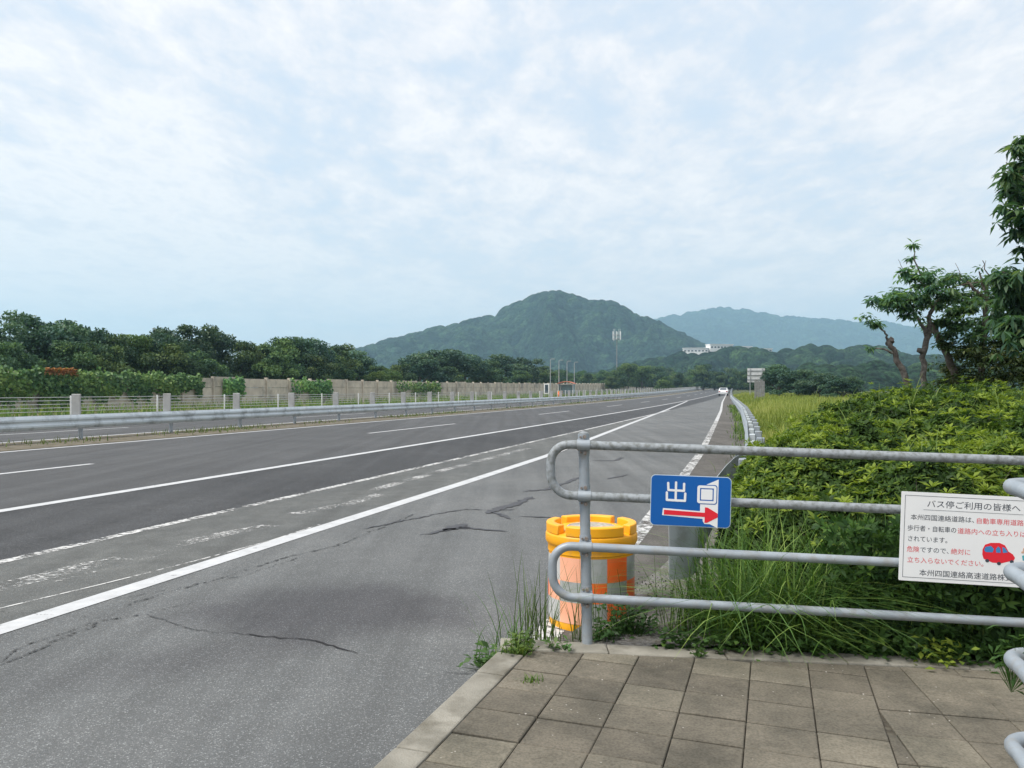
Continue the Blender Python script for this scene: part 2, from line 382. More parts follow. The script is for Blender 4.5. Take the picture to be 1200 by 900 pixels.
def lf_c(s, z):
    a = max(W_t(s, -6.25), min(interp(LINE_A, s), interp(EDGE_F, s)-.3)) if s <= 60 else W_t(s, -6.25)
    return W(s, a, z, True)
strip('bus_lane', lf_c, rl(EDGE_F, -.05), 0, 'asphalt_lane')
strip('road_shoulder', rl(EDGE_F, -.05), rl([(a, max(b+.35, -.05) if a < 25 else b+.3) for a, b in RAIL_T]), 0, 'asphalt_dirty', a=4.6)
strip('opposite_road', ln(-31), ln(-19.95), 0, 'asphalt_dark', a=0)
strip('median_strip', ln(-19.95), ln(-17.35), .01, 'dirt', a=0)
strip('verge', ln(-44.8), ln(-31), .03, 'verge_soil', a=0)
strip('field', rl([(a, max(b+.35, -.05) if a < 25 else b+.3) for a, b in RAIL_T]), rl([(0,60),(420,60)]), .0, 'ground_green', a=5)
def marking(name, f, w, m, a, b, z=.004): return strip(name, lambda s, zz: W(s, f(s)-w/2, zz, True), lambda s, zz: W(s, f(s)+w/2, zz, True), z, m, a, b)
cl = lambda t: (lambda s: t + bend(s))
marking('lane_line', cl(-8.85), .20, 'paint_fresh', -10, 420)
marking('lane_line', lambda s: interp(LINE_A, s), .19, 'paint_fresh', -10, 104)
marking('edge_line', lambda s: interp(EDGE_F, s), .17, 'paint_worn', 4.2, 40)
marking('edge_line', lambda s: interp(EDGE_F, s), .17, 'paint_thin', 40, 420)
marking('edge_line', cl(-6.22), .13, 'paint_worn', -10, 30)
marking('edge_line', cl(-6.22), .12, 'paint_thin', 30, 60)
marking('edge_line', cl(-17.15), .2, 'paint_fresh', 0, 420)
marking('edge_line', cl(-20.2), .2, 'paint_fresh', 0, 420)
marking('edge_line', cl(-28.3), .2, 'paint_fresh', 0, 420)
ends = [-8, 13.2, 33.6, 56.2, 79.5] + [101.5+22*i for i in range(14)]
for e_ in ends:
    marking('lane_dash', cl(-12.75), .15, 'paint_fresh', e_-8.3, e_)
    if e_ > 10: marking('lane_dash', cl(-23.8), .15, 'paint_fresh', e_+5, e_+13.3)
for pts, w in (([(3.6,-5.6),(4.7,-5.5),(5.3,-5.52),(5.9,-5.4)], .26), ([(6.2,-5.42),(7.05,-5.38),(7.8,-5.2)], .22), ([(8.6,-5.42),(9.3,-5.2),(10.6,-5.3)], .2), ([(5.0,-5.25),(6.2,-5.2)], .05), ([(11,-5.6),(14,-5.75),(20,-5.9)], .2)):
    marking('worn_marking', lambda s, p=pts: interp(p, s), w, 'paint_ghost', pts[0][0], pts[-1][0], .003)
marking('worn_marking', lambda s: interp([(3,-5.1),(4.3,-4.98),(5.1,-4.83),(6.7,-4.66),(8,-4.72)], s), .025, 'paint_worn', 3., 8., .003)
def ribbon(name, st, w, m, z, jag=.02):
    pts = []
    for (s0,t0),(s1,t1) in zip(st, st[1:]):
        n = max(2, int(math.hypot(s1-s0, t1-t0)/.05))
        for i in range(n): pts.append((s0+(s1-s0)*i/n + random.gauss(0, jag), t0+(t1-t0)*i/n + random.gauss(0, jag)))
    pts.append(st[-1]); mb = MB(); P = [W(s, t, z, True) for s, t in pts]; L = len(P); last = None
    for i, p in enumerate(P):
        d = (P[min(L-1,i+1)]-P[max(0,i-1)]); sd = Vector((-d.y, d.x, 0)).normalized()
        ww = w*(.4+random.random()*.9)*min(1, .25+min(i, L-1-i)/4)
        cur = (p-sd*ww/2, p+sd*ww/2)
        if last: mb.face([last[0], last[1], cur[1], cur[0]])
        last = cur
    return setting(mb.build(name, m))
for st, w, m in (([(3.39,-3.93),(3.76,-3.98),(4.24,-4.07),(4.7,-4.22),(5.4,-4.12),(6.27,-4.08),(7.02,-3.92),(9,-4.05)], .03, 'crack_fade'),
                 ([(4.26,-4.4),(4.28,-4.04),(4.45,-3.92),(4.24,-3.36),(4.27,-3.16)], .02, 'crack_fade'),
                 ([(4.27,-3.16),(4.26,-2.95),(4.28,-2.73),(4.28,-2.56),(4.23,-2.39),(4.14,-2.2)], .013, 'crack'),
                 ([(3.42,-3.97),(3.69,-4.09),(3.97,-4.1),(4.19,-4.09),(4.45,-3.95),(4.9,-3.8)], .02, 'crack_fade'),
                 ([(4.7,-4.4),(5.6,-4.0),(6.5,-3.95)], .02, 'crack_fade'), ([(3.99,-1.63),(4.02,-1.5)], .012, 'crack'), ([(4.26,-5.6),(4.2,-5),(4.26,-4.4)], .012, 'crack_fade'),
                 ([(47.79,-6.34),(46.72,-2.26)], .10, 'crack')):
    ribbon('road_crack', st, w, m, .0055, .012)
def blob(name, st, z):
    mb = MB(); mb.face([W(s, t, z, True) for s, t in st]); return setting(mb.build(name, 'sealant'))
for st, w in (([(7.72,-3.4),(8.09,-3.26),(8.25,-3.14),(8.17,-2.62)], .07), ([(8.0,-3.25),(8.3,-3.25),(8.5,-3.2)], .2), ([(8.25,-3.2),(8.3,-3.08)], .18),
              ([(9.3,-3.24),(9.74,-3.24),(10.17,-3.15),(10.95,-3.16)], .14), ([(9.42,-3.2),(9.16,-2.99),(8.97,-2.84)], .1), ([(9.6,-3.19),(9.73,-3.04)], .08),
              ([(9.56,-3.31),(9.54,-3.61),(9.2,-3.76),(8.74,-3.89),(8.19,-4.04),(7.87,-4.14)], .035), ([(9.22,-2.8),(9.22,-2.6),(9.24,-2.3)], .06),
              ([(11.48,-3.45),(11.77,-3.19),(12.6,-3.13),(13.6,-3.1)], .09), ([(16.89,-3.56),(17.02,-3.14),(17.94,-3.12)], .09), ([(13.5,-2.6),(14.3,-2.4)], .07)):
    ribbon('road_sealant', st, w, 'sealant', .007, .014)

# ------------------------------------------------------------------ paved footway with kerb
def zs(x, y): return .125 - .026*(x-.2)
def front(x): return 4.28 - .055*x
def clip(poly, f):
    out = []
    for i, p in enumerate(poly):
        q = poly[(i+1) % len(poly)]; a, b = f(p), f(q)
        if a >= 0: out.append(p)
        if (a >= 0) != (b >= 0):
            u = a/(a-b); out.append((p[0]+(q[0]-p[0])*u, p[1]+(q[1]-p[1])*u))
    return out
def inset(poly, d):
    area = sum(p[0]*q[1]-q[0]*p[1] for p, q in zip(poly, poly[1:]+poly[:1]))
    if area < 0: poly = poly[::-1]
    res = []
    for i in range(len(poly)):
        a, b, c = Vector(poly[i-1]), Vector(poly[i]), Vector(poly[(i+1) % len(poly)])
        e1, e2 = b-a, c-b
        if e1.length < 1e-4 or e2.length < 1e-4: return None
        n1 = Vector((-e1.y, e1.x)).normalized(); n2 = Vector((-e2.y, e2.x)).normalized()
        den = 1 + n1.dot(n2)
        if den < .05: return None
        p = b + (n1+n2)*(d/den); res.append((p.x, p.y))
    return res
def st_of(x, y): return x*SN + y*CS, x*CS - y*SN
def xy_of(s, t): return (s*SN + t*CS, s*CS - t*SN)
tv, tf, tt_ = [], [], []
def slab(poly, joint=.0022, tint=None, dz=0.):
    if len(poly) < 3: return
    ar = abs(sum(p[0]*q[1]-q[0]*p[1] for p, q in zip(poly, poly[1:]+poly[:1])))/2
    if ar < .002: return
    o = inset(poly, joint); i = inset(poly, joint+.004) if o else None
    if not i: return
    n = len(tv); k = len(o); jz = random.gauss(0, .0016)+dz; tx, ty = random.gauss(0, .004), random.gauss(0, .004)
    cx = sum(p[0] for p in o)/k; cy = sum(p[1] for p in o)/k
    z = lambda p: zs(*p) + jz + (p[0]-cx)*tx + (p[1]-cy)*ty
    for p in i: tv.append((p[0], p[1], z(p)))
    for p in o: tv.append((p[0], p[1], z(p)-.0035))
    for p in o: tv.append((p[0], p[1], z(p)-.03))
    tf.append(tuple(range(n, n+k)))
    for a in range(k):
        b = (a+1) % k; tf.append((n+k+a, n+k+b, n+b, n+a)); tf.append((n+2*k+a, n+2*k+b, n+k+b, n+k+a))
    tt_.extend([random.random() if tint is None else tint]*(3*k))
TW, CUT = .273, .434
for i in range(0, 6):
    for j in range(-16, 18):
        t0, t1 = -1.2+TW*i, -1.2+TW*(i+1); s0, s1 = 3.815-.265*(j+1)+.004, 3.815-.265*j-.004
        t1 = min(t1, CUT)
        if s0 < -1: continue
        if j < 0 and s1 > 4.7: continue
        q = [xy_of(s0, t0), xy_of(s0, t1), xy_of(s1, t1), xy_of(s1, t0)]
        slab(clip(q, lambda p: front(p[0])-p[1]), tint=.15+.85*random.random() if random.random() < .8 else .0)
A2 = R(9.6); c2, s2 = math.cos(A2), math.sin(A2)
def xy2(u, v): return (v*s2 + u*c2, v*c2 - u*s2)
for i in range(-8, 14):
    for j in range(-4, 17):
        u0, v0 = .965+.262*i, .15+.277*j+.06
        q = [xy2(u0, v0+.003), xy2(u0+.262, v0+.003), xy2(u0+.262, v0+.274), xy2(u0, v0+.274)]
        q = clip(clip(q, lambda p: front(p[0])-p[1]), lambda p: st_of(*p)[1]-CUT)
        slab(q, tint=.1+.9*random.random())
pv = bpy.data.meshes.new('pavement'); pv.from_pydata(tv, [], tf); pv.update()
at = pv.attributes.new('tint', 'FLOAT', 'POINT'); at.data.foreach_set('value', np.array(tt_, np.float32))
pv.materials.append(MATS['paving_tile']); po = bpy.data.objects.new('pavement', pv); COL.objects.link(po); setting(po)
bed = MB(); q = [xy_of(-2,-1.2), xy_of(-2, 4.5), (5.2, front(5.2)), xy_of(4.02+.0,-1.2)]
bed.face([(x, y, zs(x,y)-.012) for x, y in q]); setting(bed.build('pavement_bed', 'tile_joint'))
kb = MB(); cuts = [-2, -.7, .18, 1.06, 1.94, 2.82, 3.7, 4.02]
for a, b in zip(cuts, cuts[1:]):
    q = [xy_of(a+.003,-1.345), xy_of(a+.003,-1.203), xy_of(b-.003,-1.203), xy_of(b-.003,-1.345)]
    n = len(kb.v); dz = random.gauss(0,.0015)
    kb.v += [(x, y, -.05) for x, y in q] + [(x, y, zs(x,y)+dz+.002) for x, y in q]
    kb.f += [tuple(n+i for i in f) for f in ((4,5,6,7),(0,1,5,4),(1,2,6,5),(2,3,7,6),(3,0,4,7))]
x0 = xy_of(4.02,-1.345)[0]-.0
xs_ = [x0+.01, .5, 1.1, 1.7, 2.3, 2.9, 3.5, 4.6]
for a, b in zip(xs_, xs_[1:]):
    q = [(a+.002, front(a)+.004), (b-.002, front(b)+.004), (b-.002, front(b)+.16), (a+.002, front(a)+.16+(.03 if a < .3 else 0))]
    n = len(kb.v); dz = random.gauss(0,.002)+.004
    kb.v += [(x, y, -.05) for x, y in q] + [(x, y, zs(x,y)+dz) for x, y in q]
    kb.f += [tuple(n+i for i in f) for f in ((4,5,6,7),(0,1,5,4),(1,2,6,5),(2,3,7,6),(3,0,4,7))]
setting(kb.build('kerb', 'kerb_concrete', bevel=.008))
# bed of gravel and soil behind the kerb, rising a little under the shrubs
gb = MB(); nx, ny = 60, 40
for j in range(ny+1):
    for i in range(nx+1):
        u, v = i/nx, j/ny; y = 4.42 + v*9.
        xl = xy_of(0, 0)[0]; tl = interp([(4,-1.3),(6,-.95),(8,-.75),(14,-.35)], y)
        xL = (y*SN + tl)/CS if False else (tl + y*SN)/CS; xR = xL + 9.
        x = xL + (xR-xL)*u**1.6; y2 = max(y, front(x)+.15)
        h = (.03 + .07*min(1, u*6))*(1 if u > 0 else 0) + random.gauss(0, .006)
        gb.v.append((x, y2, h+.004))
for j in range(ny):
    for i in range(nx): a = j*(nx+1)+i; gb.f.append((a, a+1, a+nx+2, a+nx+1))
setting(gb.build('gravel_bed', 'gravel', smooth=True))

# ------------------------------------------------------------------ front railing
FA, FB = Vector((.40, 4.41, 0)), Vector((2.575, 4.16, 0)); FD = (FB-FA).normalized(); FN = Vector((FD.y, -FD.x, 0)).normalized()  # FN points to the viewer
if FN.y > 0: FN = -FN
TILT = -.028
def fz(d): return TILT*d                               # the railing drops to the right with the footway
def FP(d, z, out=0.): p = FA + FD*d + FN*out; return Vector((p.x + .017*(z-.13), p.y, z + fz(d)))
def FP(d, z, out=0.): p = FA + FD*(d - .017*(z-.13)) + FN*out; return Vector((p.x, p.y, z + fz(d)))
rail = empty('pipe_railing', FA, 'long grey pipe railing whose looped ends meet one post beside the orange drum', 'railing')
def rel(mb, o=rail):
    mb.v = [tuple(Vector(p)-o.location) for p in mb.v]; return mb
RZ = (1.18, .911, .643, .375)
pm = MB(); pm.tube([FP(0,.06), FP(0,1.215), FP(0,1.23)], [.0275,.0275,.026], 20); rel(pm).build('post', 'galvanised', rail, True)
pm = MB(); pm.tube([FP(0,1.225), FP(0,1.24), FP(0,1.25)], [.0285,.027,.008], 20); rel(pm).build('post_cap', 'galvanised_dirty', rail, True)
pm = MB(); pm.tube([FP(2.72,.0), FP(2.72,1.23)], .030, 20); rel(pm).build('post', 'galvanised', rail, True)
def loop(z1, z0, m):
    pts = [FP(3.3, z1, .045)]; rr = .105
    for d in (2.4, 1.6, .8, .1): pts.append(FP(d, z1, .045))
    cx = -.155+rr-.02
    for i in range(9):
        a = PI/2 + i*PI/16; pts.append(FP(cx+rr*math.cos(a), z1-rr+rr*math.sin(a), .045))
    for i in range(9):
        a = PI + i*PI/16; pts.append(FP(cx+rr*math.cos(a), z0+rr+rr*math.sin(a), .045))
    for d in (.1, .8, 1.6, 2.4, 3.3): pts.append(FP(d, z0, .045))
    mb = MB(); mb.tube(pts, .0232, 16); return rel(mb).build('rail_loop', m, rail, True)
loop(RZ[0], RZ[1], 'galvanised_dirty'); loop(RZ[2], RZ[3], 'galvanised')
for z in RZ:
    mb = MB()                                          # wrap-round clamp with ears and bolts
    mb.tube([FP(-.034, z, .045), FP(.034, z, .045)], .0280, 16)
    mb.box(FP(0, z, .012), (.062,.05,.062), math.atan2(FD.y, FD.x))
    cl_o = None
    for sgn in (1, -1):
        mb.tube([FP(0, z+sgn*.024, .0), FP(0, z+sgn*.055, .0)], .0308, 16)
    cl_o = rel(mb).build('clamp', 'galvanised', rail, True)
    for sgn in (1, -1):
        for dx, dz, r_, h_ in ((.006, .043, .0105, .050), (-.016, .040, .006, .039)):
            bo = MB(); bo.tube([FP(dx, z+sgn*dz, .028), FP(dx, z+sgn*dz, h_)], r_, 6); rel(bo).build('bolt', 'bolt_rust', cl_o)

# corner railing close by on the right, four bent pipes
cr = empty('corner_railing', (1.56, 2.62, 0), 'near grey railing on the right edge with four sharply bent pipes', 'railing')
for z in (1.168, .900, .628, .360):
    tip = Vector((1.575, 2.62, z)); a = Vector((1.29, 1.72, z)); b = Vector((3.2, 3.0, z-.03))
    d1 = (a-tip).normalized(); d2 = (b-tip).normalized(); pts = [a, a*.5+tip*.5]
    for i in range(11):
        u = i/10; p0, p1, p2 = tip+d1*.10, tip-(d1+d2)*.035, tip+d2*.10
        pts.append(p0*(1-u)**2 + p1*2*u*(1-u) + p2*u*u)
    pts += [tip*.5+b*.5, b]; mb = MB(); mb.tube(pts, .0235, 16); rel(mb, cr).build('bent_pipe', 'galvanised', cr, True)
for x, y in ((1.26, 1.55), (2.3, 2.83)):
    mb = MB(); mb.tube([(x, y, -.02), (x, y, 1.2)], .03, 16); rel(mb, cr).build('post', 'galvanised', cr, True)
P, D = [], []
for i in range(46):                                   # sprig growing over the third pipe
    P.append((1.56+random.random()*.14-cr.location.x, 2.66+random.gauss(0,.03)-cr.location.y, .63+random.gauss(0,.05))); D.append((random.gauss(0,1), random.gauss(0,1), random.gauss(-.2,.6)))
V, F = leaves(P, D, np.tile([0,0,1.], (46,1)), rng.uniform(.03,.055,46), rng.uniform(.010,.017,46))
c0 = np.tile([1.60,2.66,.50], (46,1)) - np.array(cr.location); SV, SF = leaves(c0, np.array(P)-c0, np.tile([.3,-1.,.2],(46,1)), np.linalg.norm(np.array(P)-c0,axis=1)+.004, np.full(46,.004), 0.)
V, F = np.concatenate([V,SV]), np.concatenate([F,SF+len(V)])
V += np.array(cr.location); sp = tag(mesh_np('creeper_sprig', V, F, 'leaf_hedge', None, np.repeat(rng.uniform(.1,.5,92),4)), 'small green sprig draped over the third bent pipe of the near railing', 'plant')

# ------------------------------------------------------------------ signs on the railing
def frame_at(d, z, out):                              # local axes: x along the railing, y up, z to the viewer
    o = FP(d, z, out); X = (FP(d+1, z, out)-FP(d, z, out)).normalized(); Zn = FN.copy(); Y = Zn.cross(X).normalized(); Zn = X.cross(Y)
    M = Matrix.Identity(4)
    for i, c in enumerate((X, Y, Zn)):
        for j in range(3): M[j][i] = c[j]
    M.translation = o; return M
def rrect(w, h, r, n=6, cx=0, cy=0):
    o = []
    for (sx, sy, a0) in ((1,1,0),(-1,1,90),(-1,-1,180),(1,-1,270)):
        for i in range(n+1):
            a = R(a0+90*i/n); o.append((cx+sx*(w/2-r)+r*math.cos(a), cy+sy*(h/2-r)+r*math.sin(a)))
    return o
es = empty('exit_sign', (0,0,0), 'blue rounded exit sign with a red arrow pointing right, clamped to the railing', 'sign')
es.matrix_world = frame_at(.545, .913, .085)
SW, SH = .408, .262
mb = MB(); mb.prism(rrect(SW, SH, .024), .003); mb.build('rim', 'sign_rim', es)
mb = MB(); mb.prism(rrect(SW-.007, SH-.007, .0215), .0012, z0=.003); mb.build('panel', 'sign_blue', es)
def pic(x, y): return ((x-570)/917*SW, (425-y)/614*SH)   # image pixels scaled to the sign's size
def bar(mb, a, b, w, z0=.0043, h=.0008):
    a, b = Vector(a), Vector(b); d = (b-a); L = d.length; an = math.atan2(d.y, d.x)
    o = []
    for i in range(9): t = -PI/2+PI*i/8; o.append((L+w/2*math.cos(t), w/2*math.sin(t)))
    for i in range(9): t = PI/2+PI*i/8; o.append((w/2*math.cos(t), w/2*math.sin(t)))
    M = Matrix.Translation((a.x, a.y, 0)) @ Matrix.Rotation(an, 4, 'Z'); mb.prism(o, h, M, z0)
lt = MB(); w = 26/917*SW
for i, (a, b) in enumerate((((400,205),(400,415)), ((310,215),(315,300)), ((492,218),(492,303)), ((315,300),(492,303)), ((298,330),(300,420)), ((508,335),(506,423)), ((300,420),(506,423)))):
    bar(lt, pic(*a), pic(*b), w, .0043, .0008+.00006*i)
lt.build('lettering', 'sign_white', es)
wt = MB()                                             # big white arrow-shaped field behind the box character
wt.prism([pic(*p) for p in ((740,220),(882,150),(882,735),(795,690),(735,690),(715,660),(712,630),(250,606),(258,520),(680,540),(680,300))][::-1], .0006, None, .0042)
wt.build('white_field', 'sign_white', es)
bx = MB()
def ring(mb, cx, cy, w, h, r, th, z0, hh):
    o = rrect(w, h, r, 5, cx, cy); i = rrect(w-2*th, h-2*th, max(.001, r-th), 5, cx, cy); n = len(mb.v); k = len(o)
    for z in (z0, z0+hh):
        for p in o: mb.v.append((*p, z))
        for p in i: mb.v.append((*p, z))
    for a in range(k):
        b = (a+1) % k
        mb.f += [(n+2*k+a, n+2*k+b, n+3*k+b, n+3*k+a), (n+a, n+b, n+2*k+b, n+2*k+a), (n+k+b, n+k+a, n+3*k+a, n+3*k+b)]
c0 = pic(752, 336); u = SW/917
bb = MB(); bb.prism(rrect(236*u, 226*u, 30*u, 5, *c0), .0004, None, .0049); bb.build('character_outline', 'sign_blue', es)
ring(bx, c0[0], c0[1], 216*u, 206*u, 26*u, 30*u, .0054, .0006); bx.prism(rrect(130*u, 120*u, 8*u, 4, *c0), .0005, None, .0054)
bx.build('lettering', 'sign_white', es)
ar = MB(); ar.prism([pic(*p) for p in ((270,540),(735,556),(735,490),(765,492),(880,560),(882,605),(760,675),(733,675),(735,606),(270,597))][::-1], .0007, None, .0050); ar.build('arrow', 'sign_red', es)
for x in (-.12,.12): mb = MB(); mb.box((x,0,-.018), (.03,.075,.033)); mb.build('bracket', 'galvanised_dirty', es)

nb = empty('notice_board', (0,0,0), 'white notice board with black and red Japanese text and a red car picture', 'sign')
U = 1/236.5                                           # metres per unit of the layout below
NM = frame_at(1.915, .782, .083); nb.matrix_world = NM @ Matrix.Rotation(R(-.6), 4, 'Z')
BWd, BHt = 162*U, 105*U
mb = MB(); mb.prism(rrect(BWd, BHt, .004, 3), .004); mb.build('panel', 'sign_white', nb)
def bp(x, y): return ((x-1056-81)*U, (577+52.5-y)*U)
mb = MB(); ring(mb, 0, 0, BWd-8*U, BHt-8*U, .002, .45*U, .0042, .0005); b0, b1 = bp(1081,597.3), bp(1192,597.3)
mb.box(((b0[0]+b1[0])/2, b0[1], .0045), (b1[0]-b0[0], .3*U, .0006)); mb.build('border', 'letter_dark', nb)
def text(body, x0, x1, y, m, size=None, name='lettering', bold=.003):
    cu = bpy.data.curves.new('lettering', 'FONT'); cu.body = body; cu.size = 1.; cu.align_x = 'LEFT'; cu.offset = bold; cu.resolution_u = 3
    to = bpy.data.objects.new('lettering', cu); COL.objects.link(to); bpy.context.view_layer.update()
    me = bpy.data.meshes.new_from_object(to.evaluated_get(bpy.context.evaluated_depsgraph_get()))
    bpy.data.objects.remove(to); bpy.data.curves.remove(cu)
    n = len(me.vertices); co = np.zeros(n*3, np.float32); me.vertices.foreach_get('co', co); co = co.reshape(-1,3)
    lo, hi = co[:,0].min(), co[:,0].max(); ax, ay = bp(x0, y); bx_, _ = bp(x1, y); kx = (bx_-ax)/(hi-lo)
    ky = kx*1.06 if size is None else size*U
    co[:,0] = ax + (co[:,0]-lo)*kx; co[:,1] = ay + (co[:,1]-.38)*ky; co[:,2] = .0044
    me.vertices.foreach_set('co', co.ravel()); me.materials.clear(); me.materials.append(MATS[m]); me.update()
    o = bpy.data.objects.new(name, me); COL.objects.link(o); o.parent = nb; return o
text('バス停ご利用の皆様へ', 1085, 1188.5, 590, 'letter_dark', 9.2)
text('本州四国連絡道路は、', 1067, 1138, 606.5, 'letter_dark', 7.4)
text('自動車専用道路', 1141, 1192.5, 607, 'letter_red', 7.4, bold=.004)
text('で', 1194.5, 1201, 607, 'letter_dark', 7.4)
text('歩行者・自転車の', 1064, 1118.5, 619.5, 'letter_dark', 7.4)
text('道路内への立ち入りは禁止', 1120, 1211, 620, 'letter_red', 7.4, bold=.004)
text('されています。', 1065, 1109, 632, 'letter_dark', 7.4)
text('危険', 1064, 1078, 644.5, 'letter_red', 7.4, bold=.004)
text('ですので、', 1079, 1111, 644.5, 'letter_dark', 7.4)
text('絶対に', 1113.5, 1135, 644.5, 'letter_red', 7.4, bold=.004)
text('立ち入らないでください。', 1065, 1150, 657, 'letter_red', 7.4, bold=.004)
text('本州四国連絡高速道路株式会社', 1079, 1200, 671.5, 'letter_dark', 8.2, bold=.004)
def shape(pts, m, name, z, par, h=.0004):
    q = MB(); q.prism([bp(*p) for p in pts][::-1], h, None, z); return q.build(name, m, par)
def ell(cx, cy, rx, ry, n=14): return [(cx+rx*math.cos(2*PI*i/n), cy+ry*math.sin(2*PI*i/n)) for i in range(n)]
carp = shape([(1148.5,640),(1151,634.5),(1157,632),(1167,631.5),(1173,634),(1177,641),(1182,644),(1184.5,648),(1183,651),(1170,655),(1160,655),(1150,651),(1148.3,646)], 'sign_red', 'car_picture', .0042, nb)
for pts in (((1150,641),(1151.5,637),(1157.5,635.5),(1161,639),(1159.5,643),(1152,643)), ((1163,639),(1165.5,635.5),(1168,638),(1168.5,643),(1163.5,643)), ((1170,636),(1173,637),(1176.5,642),(1171,643))):
    shape(pts, 'picture_blue', 'window_picture', .0047, carp)
for c in ((1154,653), (1167,655.5), (1181,652.5)): shape(ell(c[0], c[1], 2.2, 2.), 'letter_dark', 'wheel_picture', .0047, carp)
wk = shape([(1192,645),(1196,643.5),(1203,644),(1206,650),(1193,650.5)], 'picture_teal', 'pedestrian_picture', .0042, nb)
shape(ell(1198, 638.5, 5.5, 5.), 'picture_skin', 'face_picture', .0047, wk); shape(ell(1199.5, 634.5, 5., 2.4), 'letter_dark', 'hair_picture', .0052, wk)
shape(ell(1192.5, 641, 1.6, 1.2), 'picture_skin', 'hand_picture', .0047, wk)
for x in (-.2, .2):
    for y in (.10, -.15): mb = MB(); mb.box((x, y, -.020), (.025,.06,.036)); mb.build('bracket', 'galvanised_dirty', nb)

# ------------------------------------------------------------------ crash cushion drum
DR = empty('crash_drum', (.505, 5.28, 0.0), 'orange and silver chequered crash cushion drum with a yellow lid', 'traffic drum')
DR.rotation_euler.z = 0
mb = MB(); mb.lathe([(.268,.0),(.272,.05),(.270,.10),(.270,.455),(.276,.46),(.276,.50),(.280,.505)], seg=64); mb.build('body', 'drum_yellow', DR, True)
def shellpatch(a0, a1, z0, z1, m, r=.2735):
    q = MB(); n = max(3, int(abs(a1-a0)/4))
    for i in range(n):
        b0, b1 = R(a0+(a1-a0)*i/n), R(a0+(a1-a0)*(i+1)/n)
        q.face([(r*math.cos(b0), r*math.sin(b0), z0), (r*math.cos(b1), r*math.sin(b1), z0), (r*math.cos(b1), r*math.sin(b1), z1), (r*math.cos(b0), r*math.sin(b0), z1)])
    return q.build('reflective_patch', m, DR, True)
rows = [(.445,.30), (.30,.175), (.175,.045)]
edges = [-172,-140,-107,-75,-43,-11,22,55,88,121,154,188]
for ri, (z1, z0) in enumerate(rows):
    for i, (a0, a1) in enumerate(zip(edges, edges[1:])):
        o_ = (i+ri) % 2 == 1; lit_side = a1 <= -107        # sun glare on the left side, painted as paler patch colours
        shellpatch(a0, a1, z0, z1, ('drum_orange_lit' if lit_side else 'drum_orange') if o_ else ('drum_silver_lit' if a1 <= -140 else 'drum_silver'))
lid = MB(); lid.lathe([(.0,.60),(.20,.60),(.225,.597),(.232,.585),(.274,.580),(.288,.572),(.291,.555),(.291,.522),(.283,.508),(.277,.50)], seg=64)
for a in range(4):                                    # four long upstanding lugs round the rim
    ac = -90 + 90*a
    o = []
    for i in range(9): t = R(ac-39+78*i/8); o.append((.286*math.cos(t), .289*math.sin(t)))
    for i in range(9): t = R(ac+39-78*i/8); o.append((.232*math.cos(t), .222*math.sin(t)))
    lid.prism(o, .062, None, .574)
lo_ = lid.build('lid', 'drum_yellow', DR, True, .008)
mb = MB(); mb.lathe([(.0,.606),(.15,.606),(.155,.602)], seg=40); mb.build('lid_sticker', 'sticker', lo_)

# ------------------------------------------------------------------ guardrails
def wprof(flip=1, h=.35, amp=.04):
    f = [(0,0),(.5,.1),(1,.22),(1,.34),(.35,.46),(.35,.54),(1,.66),(1,.78),(.5,.9),(0,1)]
    out = [(flip*amp*a, h*b) for a, b in f]; back = [(x-flip*.006, z) for x, z in out][::-1]
    return out + back
mg = empty('median_guardrail', W(12,-19.45), 'long galvanised guardrail along the median with pale upright panels on its posts', 'guardrail')
ss = svals(4, 420); path = [W(s,-19.33, .34) for s in ss]
mb = MB(); mb.sweep(path, wprof(1, .40, .055)); rel(mb, mg).build('beam', 'rail_steel', mg, False)
path2 = [W(s,-19.60, .34) for s in ss]; mb = MB(); mb.sweep(path2, wprof(-1, .40, .055)); rel(mb, mg).build('beam', 'rail_steel', mg, False)
s = 19.7-3*3.95; n = 0
while s < 400 and n < 97:
    mb = MB(); p = W(s,-19.46); mb.tube([p+Vector((0,0,-.05)), p+Vector((0,0,.72))], .066, 8); rel(mb, mg).build('post', 'galvanised', mg, True)
    pn = MB(); p = W(s,-19.63); pn.box((p.x, p.y, p.z+.98), (.27,.06,.74), -TH*.0); rel(pn, mg).build('glare_panel', 'panel_grey', mg, bevel=.02)
    bp_ = MB(); p = W(s+1.2,-19.33); bp_.box((p.x, p.y, p.z+.535), (.02,.36,.325), -TH) if False else None
    s += 3.95; n += 1
rg = empty('roadside_guardrail', W(8,-.4), 'galvanised roadside guardrail beside the bus lane with a curled end near the drum', 'guardrail')
path = [W(s, interp(RAIL_T, s)-.08, .39, True) for s in svals(420*0+10, 420)][::-1]
near = [(2.72,9.75),(2.42,9.0),(2.10,8.1),(1.80,7.2),(1.52,6.35),(1.28,5.6),(1.15,5.15),(1.10,4.97),(1.05,4.86),(.98,4.80),(.91,4.785)]
wing = [Vector((x, y, .375)) for x, y in [(2.74,9.8)]+near]
mb = MB(); mb.sweep(path, [(-a, b) for a, b in wprof(-1, .33, .045)]); rel(mb, rg).build('beam', 'galvanised', rg, False)
mb = MB(); mb.sweep(wing, [(0,0),(.006,.0),(.016,.05),(.012,.18),(.016,.31),(.006,.36),(0,.36),(.009,.31),(.005,.18),(.009,.05)]); rel(mb, rg).build('end_wing', 'steel_weathered', rg, True)
s = 8.9
